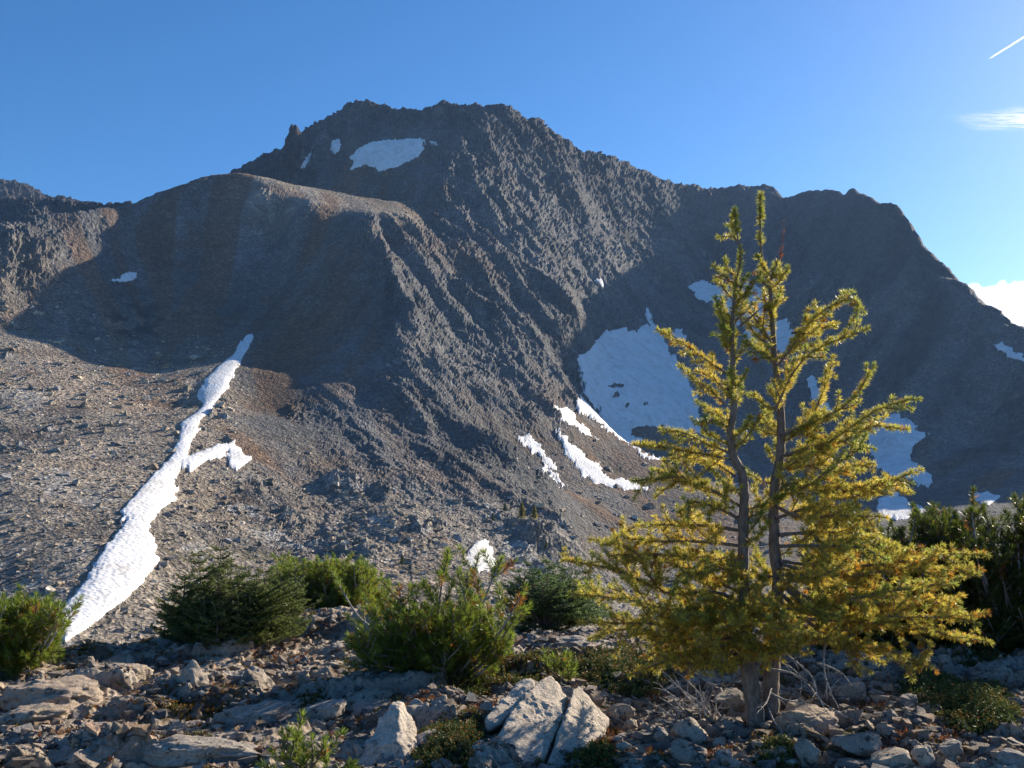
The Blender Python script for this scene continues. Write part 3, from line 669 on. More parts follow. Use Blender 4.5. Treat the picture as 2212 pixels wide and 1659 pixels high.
# boulders one can name: picture x of the middle, y of the foot, width, height, shape, label
HERO = [
 (710,1563,92,44,3,'rounded brown boulder with a dark lichen back, left of the tall pointed boulder'),
 (800,1520,108,34,0,'flat tan slab lying on top of the block behind the tall pointed boulder'),
 (805,1549,92,36,4,'dark faced block under the flat tan slab'),
 (905,1563,46,52,6,'small pale upright boulder right beside the tall pointed boulder'),
 (976,1567,78,46,9,'low grey boulder in the heather between the pointed and the cracked boulders'),
 (950,1640,110,48,10,'flat sloping slab half sunk in heather right of the pointed boulder'),
 (413,1500,80,60,1,'chunky grey capped boulder with an orange flank, left of the middle pine'),
 (266,1476,110,44,2,'dark weathered block on the left ledge'),
 (120,1530,240,62,0,'long rounded ledge of tan bedrock with a deep shadow under it, at the left edge'),
 (60,1568,170,40,4,'broad lower slab at the left edge under the long ledge'),
 (268,1368,180,34,7,'wide flat slab at the foot of the snow couloir'),
 (220,1388,46,24,5,'small pyramid shaped stone in front of the wide flat slab'),
 (464,1402,50,22,8,'white flat stone in front of the spruce bush'),
 (190,1655,200,54,10,'low tan boulder at the bottom edge left of the bedrock hump'),
 (420,1640,300,44,2,'big pitted bedrock hump with dark lichen spots near the bottom edge'),
 (560,1560,190,40,7,'long pale slab with black lichen in front of the middle pine'),
 (1487,1612,84,44,1,'square block with green lichen in the rubble left of the larch trunks'),
 (1493,1668,90,58,6,'grey block with black lichen spots at the bottom, below the green lichened block'),
 (1426,1615,46,44,8,'pale streaked angular stone left of the green lichened block'),
 (1556,1664,48,44,5,'small dark spotted boulder at the bottom edge below the larch'),
 (1582,1538,72,42,3,'rounded grey boulder behind the dead branches left of the larch trunks'),
 (1345,1553,58,30,4,'flat brown stone right of the cracked boulder'),
 (1366,1580,24,30,9,'small upright stone just right of the cracked boulder'),
 (1746,1594,152,66,9,'large brown grey boulder against the foot of the larch'),
 (1856,1648,114,52,2,'wide grey boulder with black lichen patches right of the larch foot'),
 (1749,1658,66,52,6,'tilted grey green block left of the wide lichened boulder'),
 (1932,1672,96,44,3,'smooth pinkish rounded boulder at the bottom edge right of the larch'),
 (1987,1658,50,44,11,'pinkish cobble beside the smooth rounded boulder'),
 (2058,1642,54,40,3,'tan egg shaped boulder at the edge of the right heather mat'),
 (1841,1520,84,38,7,'pale wedge shaped boulder among rubble right of the larch trunks'),
 (1835,1490,74,28,10,'long stone behind the pale wedge shaped boulder'),
 (1925,1577,48,34,1,'dark angular boulder just left of the right heather mat'),
 (2192,1664,64,40,4,'grey block in the bottom right corner'),
 (1850,1458,150,44,10,'smooth blue grey bedrock slab behind the rubble right of the larch'),
 (1290,1414,190,34,0,'long sunlit slab behind the middle heather, left of the larch'),
 (1220,1398,100,26,7,'low brown slab left of the long sunlit slab'),
 (1880,1620,60,30,8,'small tan slab behind the wide lichened boulder'),
 (2150,1400,110,50,2,'shaded grey slab under the right pine thicket'),
]
placed = []
hg = np.random.default_rng(77)
for (hx, hy, w, h, k, lab) in HERO:
    p = on_ground(hx, min(hy, 1690)); Y = p[1]
    wm = w/F*Y; hm = h/F*Y
    dm = np.clip(wm*.8, hm*.8, hm*2.6) if w > 130 else wm*.85
    sx, sy, sz = wm*.60, dm*.62, hm*.72
    flat = w > 2.3*h
    if flat: k = 12+HERO.index((hx, hy, w, h, k, lab)) % 5; sx, sy, sz = wm*.62, dm*.7, hm*.85
    yy = Y+dm*.45; xx = p[0]*yy/Y
    zz = float(gz_at(xx, yy)[0])*.0 + float(knoll(np.array(xx), np.array(yy)))
    put_rock(k, (xx, yy, zz+hm*(.12 if flat else .40)), (sx, sy, sz), (hg.uniform(-.15,.15), hg.uniform(-.15,.15), hg.uniform(-.3,.3)),
             'boulder' if w > 60 else 'stone', lab, 'boulder' if w > 60 else 'stone')
    placed.append((xx, yy, max(sx, sy)))

def hull_block(name, pts, mat, parent, seed, level=6, rough=.012, loc=(0,0,0)):
    """solid block from corner points: flat faces, chipped edges, rough skin"""
    bm = bmesh.new()
    for p in pts: bm.verts.new(p)
    r = bmesh.ops.convex_hull(bm, input=bm.verts)
    for q in r['geom_interior'] + r['geom_unused']:
        if isinstance(q, bmesh.types.BMVert) and q.is_valid: bm.verts.remove(q)
    bmesh.ops.recalc_face_normals(bm, faces=bm.faces)
    bmesh.ops.triangulate(bm, faces=bm.faces)
    c = np.mean([v.co[:] for v in bm.verts], axis=0)
    n = np.array([f.normal[:] for f in bm.faces]); d = np.array([f.normal.dot(f.verts[0].co-Vector(c)) for f in bm.faces]); bm.free()
    u, f = ico(level); u = u/np.linalg.norm(u, axis=1)[:, None]
    q = u@n.T; t = np.where(q > 1e-3, d/np.maximum(q, 1e-3), 99.0)
    # warp: sample directions toward even spacing is not needed at this density
    m = t.min(1); kk = 60.0/np.median(m)
    r_ = -np.log(np.exp(-kk*(t-m[:, None])).sum(1))/kk + m
    v = u*r_[:, None]
    o = seed*3.1
    v = v + u*(rough*1.6*ridged(v, .22, 5, .55, o) + rough*.8*fbm(v, .05, 4, .65, o) + rough*1.5*fbm(v, .4, 2, .5, o))[:, None] + c
    return mesh_np(name, v - np.array(loc), f, mat, smooth=True, parent=parent)
def W3(px, py, Y): return unproj(px, py, Y)
cb_l = on_ground(1170, 1655); cb = empty('cracked_boulder', tuple(cb_l))
tag(cb, 'big pale boulder split by two cracks into leaning pieces, left of the larch foot', 'boulder')
MAT_PALE = rock_material('pale_boulder_rock', False, lichen=.35)
for nt_ in (MAT_PALE.node_tree,):
    for n_ in nt_.nodes:
        if n_.type == 'VALTORGB' and n_.inputs[0].links and n_.inputs[0].links[0].from_node.type == 'OBJECT_INFO':
            for e_ in n_.color_ramp.elements: e_.color = (.56, .48, .39, 1)
fr = [
 [W3(1030,1660,4.76),W3(1170,1660,4.84),W3(1215,1540,5.28),W3(1226,1505,5.5),W3(1190,1460,5.66),W3(1165,1466,5.58),W3(1110,1530,5.22),W3(1070,1600,4.94),W3(1040,1660,5.3),W3(1190,1660,5.6),W3(1226,1550,5.8)],
 [W3(1178,1660,4.80),W3(1224,1548,5.20),W3(1237,1492,5.48),W3(1250,1481,5.56),W3(1285,1520,5.5),W3(1314,1553,5.45),W3(1306,1580,5.30),W3(1278,1605,5.12),W3(1250,1640,4.94),W3(1240,1660,4.9),W3(1310,1600,5.7),W3(1205,1660,5.6),W3(1252,1492,5.8)],
 [W3(1048,1552,5.22),W3(1056,1578,5.16),W3(1080,1562,5.18),W3(1153,1470,5.62),W3(1158,1478,5.58),W3(1138,1463,5.70),W3(1116,1476,5.66),W3(1060,1590,5.5),W3(1150,1560,5.8)],
]
for k, pts in enumerate(fr): hull_block('fragment', pts, MAT_PALE, cb, 5+k, 6, .010, tuple(cb_l))
pb = hull_block('pointed_boulder', [W3(755,1670,4.75),W3(800,1590,4.95),W3(845,1515,5.15),W3(872,1512,5.2),W3(862,1540,5.0),W3(858,1600,4.82),W3(880,1665,4.66),W3(900,1640,4.8),W3(902,1600,4.95),W3(893,1560,5.1),W3(770,1670,5.3),W3(890,1660,5.4)], MAT_PALE, None, 21, 6, .012)
tag(pb, 'tall pointed boulder with one bright face and one shaded lichen spotted face', 'boulder')

# loose stones one can count, and the gravel between them
ZONES = [ # picture box, number, size range (picture units), label, group
 ((1300,1540,2230,1668),105,(16,44),'loose grey or tan stone in the rubble round the foot of the larch','loose stones round the larch foot'),
 ((1780,1470,2230,1560),30,(14,34),'stone in the shaded rubble between the larch and the right heather mat','stones in the shaded right rubble'),
 ((-20,1400,740,1660),75,(13,36),'small sunlit stone lying on the bedrock ledges at left','small stones on the left ledges'),
 ((480,1318,760,1420),40,(9,24),'pale small stone of the stony rise between the spruce bush and the middle pine','stones on the rise left of the middle pine'),
]
sg = np.random.default_rng(31)
for (bx, num, (s0, s1), lab, grp) in ZONES:
    n = 0; tries = 0
    while n < num and tries < 4000:
        tries += 1
        px, py = sg.uniform(bx[0], bx[2]), sg.uniform(bx[1], bx[3])
        p = on_ground(px, py)
        if abs(HY-(p[2]-EYE)/p[1]*F-py) > 14: continue
        r = (s0+(s1-s0)*sg.random()**2.0)/F*p[1]*.55
        if 1000 < px < 1320 and py > 1455: continue
        if any((p[0]-a)**2+(p[1]-b)**2 < (.75*r+.62*c)**2 for a, b, c in placed): continue
        z = float(gz_at(p[0], p[1])[0])
        put_rock(int(sg.integers(12)), (p[0], p[1], z+r*.25), (r*sg.uniform(.8,1.25), r*sg.uniform(.8,1.2), r*sg.uniform(.55,.9)),
                 (sg.uniform(-.4,.4), sg.uniform(-.4,.4), sg.uniform(0,6.28)), 'stone', lab, 'stone', grp)
        placed.append((p[0], p[1], r)); n += 1
ng = 16000
px = sg.uniform(-60, 2270, ng*2); Yq = F*EYE/sg.uniform(1320-HY, 1690-HY, ng*2); xq = (px-CX)/F*Yq
zq, cq_ = ground_detail(xq, Yq); kq = knoll(xq, Yq)
dens = sstep(-.15, .3, fbm(np.stack([xq, Yq, xq*0], -1), .5, 3, .5, 12.))*.8 + .1 + .2*(xq > 0)
keep = (kq > -.4) & (sg.random(ng*2) < dens)
xq, Yq, zq = xq[keep], Yq[keep], (zq+kq)[keep]
szq = np.clip(sg.pareto(2.3, len(xq))*.022+.018, .015, .10)
kk = sg.random(len(xq)); colq = np.where((kk < .5)[:, None], np.array([.36,.29,.225]), np.where((kk < .8)[:, None], np.array([.22,.205,.19]), np.array([.36,.25,.17])))*(.5+.7*sg.random((len(xq), 1)))
gv = stone_cloud(np.stack([xq, Yq, zq+szq*.12], -1), szq, colq, MAT_GROUND, 'gravel', 12)
tag(gv, 'loose gravel and chips between the rocks of the knoll', 'gravel', kind='stuff')

# ---------------------------------------------------------------- plants
def leaf_material(name, trans=.5, rough=.45, spec=.4):
    m, nt = new_mat(name); L = nt.links.new
    at = nd(nt, 'ShaderNodeAttribute', attribute_name='Col')
    b = nd(nt, 'ShaderNodeBsdfPrincipled', Roughness=rough); b.inputs['Specular IOR Level'].default_value = spec
    L(at.outputs['Color'], b.inputs['Base Color'])
    t = nd(nt, 'ShaderNodeBsdfTranslucent'); L(at.outputs['Color'], t.inputs['Color'])
    mx_ = nd(nt, 'ShaderNodeMixShader'); mx_.inputs[0].default_value = trans
    L(b.outputs[0], mx_.inputs[1]); L(t.outputs[0], mx_.inputs[2])
    o = nd(nt, 'ShaderNodeOutputMaterial'); L(mx_.outputs[0], o.inputs[0])
    return m
def bark_material(name, c1, c2, scale=40):
    m, nt = new_mat(name); L = nt.links.new
    geo = nd(nt, 'ShaderNodeNewGeometry')
    mp = nd(nt, 'ShaderNodeMapping'); mp.inputs['Scale'].default_value = (1, 1, .35); L(geo.outputs['Position'], mp.inputs[0])
    n = nd(nt, 'ShaderNodeTexNoise', Scale=float(scale), Detail=6.0, Roughness=.75); L(mp.outputs[0], n.inputs['Vector'])
    v = nd(nt, 'ShaderNodeTexVoronoi', Scale=float(scale)*1.2); L(mp.outputs[0], v.inputs['Vector'])
    b = nd(nt, 'ShaderNodeBsdfPrincipled', Roughness=.85)
    L(ramp(nt, n.outputs[0], [(.3, c1), (.7, c2)]), b.inputs['Base Color'])
    a = nd(nt, 'ShaderNodeMath', operation='ADD'); L(n.outputs[0], a.inputs[0]); L(v.outputs['Distance'], a.inputs[1])
    bu = nd(nt, 'ShaderNodeBump', Strength=.9, Distance=.01); L(a.outputs[0], bu.inputs['Height']); L(bu.outputs[0], b.inputs['Normal'])
    o = nd(nt, 'ShaderNodeOutputMaterial'); L(b.outputs[0], o.inputs[0])
    return m
MAT_LARCH = leaf_material('larch_needles', .62, .4, .5)
MAT_PINE = leaf_material('pine_needles', .58, .35, .5)
MAT_SPRUCE = leaf_material('spruce_needles', .48, .45, .4)
MAT_HEATH = leaf_material('heather_leaves', .3, .5, .3)
MAT_BARK = bark_material('larch_bark', (.06, .047, .038), (.28, .22, .175))
MAT_TWIG = bark_material('twig_bark', (.13, .095, .075), (.28, .22, .18), 90)
MAT_PALEBARK = bark_material('pale_pine_bark', (.22, .19, .16), (.50, .46, .41), 60)
MAT_DEAD = bark_material('weathered_wood', (.20, .18, .165), (.46, .43, .40), 60)

class Acc:
    def __init__(s): s.V = []; s.F = []; s.C = []; s.n = 0
    def add(s, v, f, c=None):
        s.V.append(v); s.F.append(f+s.n); s.n += len(v)
        s.C.append(np.zeros((len(v), 3)) if c is None else c)
    def build(s, name, mat, parent=None, smooth=True, loc=(0, 0, 0)):
        if not s.V: return None
        by = {}
        for f in s.F: by.setdefault(f.shape[1], []).append(f)
        return mesh_np(name, np.concatenate(s.V)-np.array(loc), [np.concatenate(b) for b in by.values()], mat, np.concatenate(s.C), smooth, parent)
def smooth_path(P, n):
    """Catmull-Rom through the points"""
    P = np.asarray(P, float)
    if len(P) == 2: P = np.array([P[0], P.mean(0), P[1]])
    Q = np.concatenate([[2*P[0]-P[1]], P, [2*P[-1]-P[-2]]])
    d = np.concatenate([[0], np.cumsum(np.linalg.norm(np.diff(P, axis=0), axis=1))])
    t = np.interp(np.linspace(0, d[-1], n), d, np.arange(len(P)))
    i = np.minimum(t.astype(int), len(P)-2); u = (t-i)[:, None]
    a, b, c, e = Q[i], Q[i+1], Q[i+2], Q[i+3]
    return .5*((2*b)+(c-a)*u+(2*a-5*b+4*c-e)*u*u+(3*b-a-3*c+e)*u**3)
def unit(v): return v/(np.linalg.norm(v, axis=-1, keepdims=True)+1e-12)
def tube(acc, P, r, sides=6, lump=0.0, g=None):
    P = np.asarray(P); n = len(P); r = np.broadcast_to(np.asarray(r, float), (n,)).copy()
    T = unit(np.gradient(P, axis=0))
    ref = np.array([0, 0, 1.0]) if abs(T[:, 2]).mean() < .8 else np.array([1.0, 0, 0])
    A = unit(np.cross(T, ref)); B = np.cross(T, A)
    a = np.linspace(0, 2*np.pi, sides, endpoint=False)
    rr = r[:, None]*np.ones(sides)
    if lump and g is not None: rr = rr*(1+lump*g.normal(size=rr.shape))
    V = P[:, None]+rr[..., None]*(A[:, None]*np.cos(a)[None, :, None]+B[:, None]*np.sin(a)[None, :, None])
    idx = np.arange(n*sides).reshape(n, sides); nx = np.roll(idx, -1, 1)
    f = np.stack([idx[:-1], nx[:-1], nx[1:], idx[1:]], -1).reshape(-1, 4)
    acc.add(V.reshape(-1, 3), f)
    acc.add(np.concatenate([V[-1], P[-1:]+T[-1]*r[-1]]), np.array([[k, (k+1) % sides, sides] for k in range(sides)]))
def needles(acc, B, A, m, length, a0, a1, width, col, g, cvar=.25):
    """m needles from each base B round its axis A, opened between the angles a0 and a1"""
    B = np.repeat(B, m, 0); A = unit(np.repeat(A, m, 0)); n = len(B)
    col = np.repeat(col, m, 0)*(1+cvar*g.normal(size=(n, 1)))
    q = unit(np.cross(A, g.normal(size=(n, 3))))
    th = np.radians(g.uniform(a0, a1, n))[:, None]
    D = A*np.cos(th)+q*np.sin(th)
    Sd = unit(np.cross(D, g.normal(size=(n, 3))))*(width*.5)
    L_ = (length*g.uniform(.7, 1.15, n))[:, None] if np.isscalar(length) else (np.repeat(length, m)*g.uniform(.7, 1.15, n))[:, None]
    mid = B+D*L_*.55+q*L_*.04; tip = B+D*L_
    V = np.stack([B-Sd*.7, B+Sd*.7, mid+Sd, mid-Sd, tip+Sd*.3, tip-Sd*.3], 1).reshape(-1, 3)
    k = (np.arange(n)*6)[:, None]
    f = np.concatenate([k+np.array([[0, 1, 2, 3]]), k+np.array([[3, 2, 4, 5]])])
    acc.add(V, f, np.clip(np.repeat(col, 6, 0), .005, 1))
def along(P, spacing, s0=0.0, s1=1.0):
    d = np.concatenate([[0], np.cumsum(np.linalg.norm(np.diff(P, axis=0), axis=1))])
    n = max(2, int(d[-1]*(s1-s0)/spacing))
    t = np.linspace(d[-1]*s0, d[-1]*s1, n)
    Q = np.stack([np.interp(t, d, P[:, k]) for k in range(3)], 1)
    T = unit(np.gradient(Q, axis=0) if n > 1 else P[-1:]-P[:1])
    return Q, T, t/d[-1]

# ---- the larch
LY = np.array([.70, .53, .09]); LG = np.array([.29, .335, .07]); LO = np.array([.48, .24, .035]); LR = np.array([.26, .085, .03])
lg = np.random.default_rng(17)
def c6(u, v): return (1327.2+.4*u, 619.4+.4*v)
def c8(u, v): return (1017.5+.3066*u, 1150.2+.3066*v)
def c9(u, v): return (1592.7+.3066*u, 1150.2+.3066*v)
def ct(u, v): return (1504.2+.2134*u, 398.2+.2134*v)
lb = on_ground(1655, 1572)
LYD = lb[1]
larch = empty('larch_tree', tuple(lb)); L0 = tuple(lb)
tag(larch, 'tall golden green larch with two slender trunks, standing among the stones', 'tree')
def path3(pts, y0, y1):
    n = len(pts); return np.array([unproj(p[0], p[1], LYD+y0+(y1-y0)*k/(n-1)) for k, p in enumerate(pts)])
TA = [(1636,1585),(1625,1500),(1612,1400),(1606,1280),(1606,1150),(1608,1075),(1602,1020),(1585,985),(1578,935),(1586,880),(1583,800),(1582,710),(1584,668),(1587,633),(1592,600),(1598,575),(1600,543),(1594,518),(1590,488),(1588,456)]
TB = [(1664,1585),(1664,1520),(1668,1440),(1676,1350),(1681,1250),(1674,1190),(1672,1120),(1674,1050),(1683,1000),(1688,930),(1683,850),(1674,780),(1670,720),(1668,676),(1662,611),(1652,580),(1645,552),(1643,515),(1642,480),(1643,452),(1643,422)]
pa = smooth_path(path3(TA, 0, -.02), 90); pbk = smooth_path(path3(TB, .07, .12), 90)
ra = np.interp(np.linspace(0, 1, 90), [0, .08, .3, .55, .8, 1], [.062, .050, .036, .024, .011, .004])
rb = np.interp(np.linspace(0, 1, 90), [0, .08, .3, .55, .8, 1], [.060, .048, .037, .026, .012, .004])
for P_, r_ in ((pa, ra), (pbk, rb)):
    a = Acc(); tube(a, P_, r_, 10, .06, lg); a.build('trunk', MAT_BARK, larch, True, L0)
def tuft_cols(n, g, gold, green=.25, orange=.06):
    k = g.random(n); c = LY*gold[:, None]+LG*(1-gold[:, None])
    c = np.where((k < orange)[:, None], LO, c)
    return c*(.75+.5*g.random((n, 1)))
def dress(ac, P, g, s0, gold0, gold1, m=17, sp=.0105, up=.25, ln=.033, orange=.03, col=None):
    Q, T, t = along(P, sp, s0, 1.0); n = len(Q)
    Q = Q+g.normal(0, .002, Q.shape)
    A = unit(np.cross(T, g.normal(size=(n, 3))))+T*g.uniform(.1, .7, (n, 1))+np.array([0, 0, up])
    gold = np.clip(gold0+(gold1-gold0)*t+g.normal(0, .18, n), 0, 1)
    c = tuft_cols(n, g, gold, orange=orange) if col is None else np.repeat(col[None], n, 0)*(.7+.6*g.random((n, 1)))
    needles(ac, Q, A, m, ln, 12, 78, .0026, c, g)
    needles(ac, P[-1:], T[-1:], 26, ln*1.05, 5, 60, .0026, c[-1:], g)
def larch_branch(pts3, r0=.011, twig=1.0, g=lg, gold=(.85, .3), orange=.06, bare=.12, name='branch', twl=.17, dens=1.0):
    L_ = np.linalg.norm(np.diff(pts3, axis=0), axis=1).sum(); n = max(10, int(L_/.025))
    P = smooth_path(pts3, n); t = np.linspace(0, 1, n)
    P = P+np.cumsum(g.normal(0, .0022, P.shape), 0)*(t[:, None])
    w, nl = Acc(), Acc()
    tube(w, P, r0*(1-.78*t), 6, .08, g)
    dress(nl, P, g, bare, gold[0], gold[1], orange=orange)
    T = unit(np.gradient(P, axis=0)); s = .05+.07*g.random(); side = 1
    while s < L_*.93:
        i = min(int(s/L_*(n-1)), n-2); f = s/L_
        if f > .12:
            hor = unit(np.cross(T[i], [0, 0, 1.0])); up = np.cross(hor, T[i])
            ph = g.normal(0, .7)
            dr = unit(T[i]*g.uniform(.35, .9)+side*hor*math.cos(ph)+up*math.sin(ph)*.8)
            ln = twl*twig*(1.15-f*.75)*g.uniform(.35, 1.15)*min(1.2, .4+L_)
            q0 = P[i]; sag = g.uniform(-.35, .35)
            k = max(5, int(ln/.02)); u = np.linspace(0, 1, k)[:, None]
            Q = q0+dr*ln*u+np.array([0, 0, 1.0])*ln*(.45*u*u*(g.random()) - .35*u*(g.random()))
            Q[:, :] += np.cumsum(g.normal(0, .0018, Q.shape), 0)*u
            tube(w, Q, .0042*(1-.6*u[:, 0]), 5)
            gd = np.clip(gold[0]+(gold[1]-gold[0])*f+.02, 0, 1)
            dress(nl, Q, g, .08, min(1, gd+.25), gd-.15, orange=orange, m=12)
            if ln > .12:
                for z in (.35, .6):
                    j = int(z*(k-1)); d2 = unit(dr*.7+np.cross(dr, g.normal(size=3))*.8+np.array([0, 0, .2]))
                    l2 = ln*.45*g.uniform(.6, 1.1); u2 = np.linspace(0, 1, 5)[:, None]
                    Q2 = Q[j]+d2*l2*u2+np.array([0, 0, .25])*l2*u2*u2
                    tube(w, Q2, .003*(1-.5*u2[:, 0]), 4); dress(nl, Q2, g, .1, gd+.1, gd-.2, orange=orange, m=11)
        side = -side; s += g.uniform(.029, .058)/dens
    o = w.build(name, MAT_TWIG, larch, True, L0)
    q = nl.build('needles', MAT_LARCH, o, False, L0)
    return o
# leaders dressed with tufts right on the wood
for P_, a0, a1 in ((pa, .52, 1), (pbk, .56, 1)):
    nl = Acc(); i0 = int(a0*89)
    Q, T, t = along(P_[i0:], .006); gn = pnoise(t*16, t*0+a0*40, t*0)+.5*pnoise(t*37, t*0+a0*20, t*0); gp = gn > -.10; Q, T, t, gn = Q[gp], T[gp], t[gp], gn[gp]; n_ = len(Q)
    A_ = unit(np.cross(T, lg.normal(size=(n_, 3))))+T*lg.uniform(.2, .9, (n_, 1))
    needles(nl, Q, A_, 15, .020+.036*np.clip(gn+.15, 0, .5), 8, 70, .0028, tuft_cols(n_, lg, np.clip(.65-.5*t+lg.normal(0, .2, n_), 0, 1), orange=.02), lg)
    dress(nl, P_[-5:], lg, 0, .1, 0, m=15, sp=.006)
    w = Acc(); tube(w, P_[-14:], np.linspace(.006, .003, 14), 5)
    o = w.build('leader', MAT_TWIG, larch, True, L0); nl.build('needles', MAT_LARCH, o, False, L0)
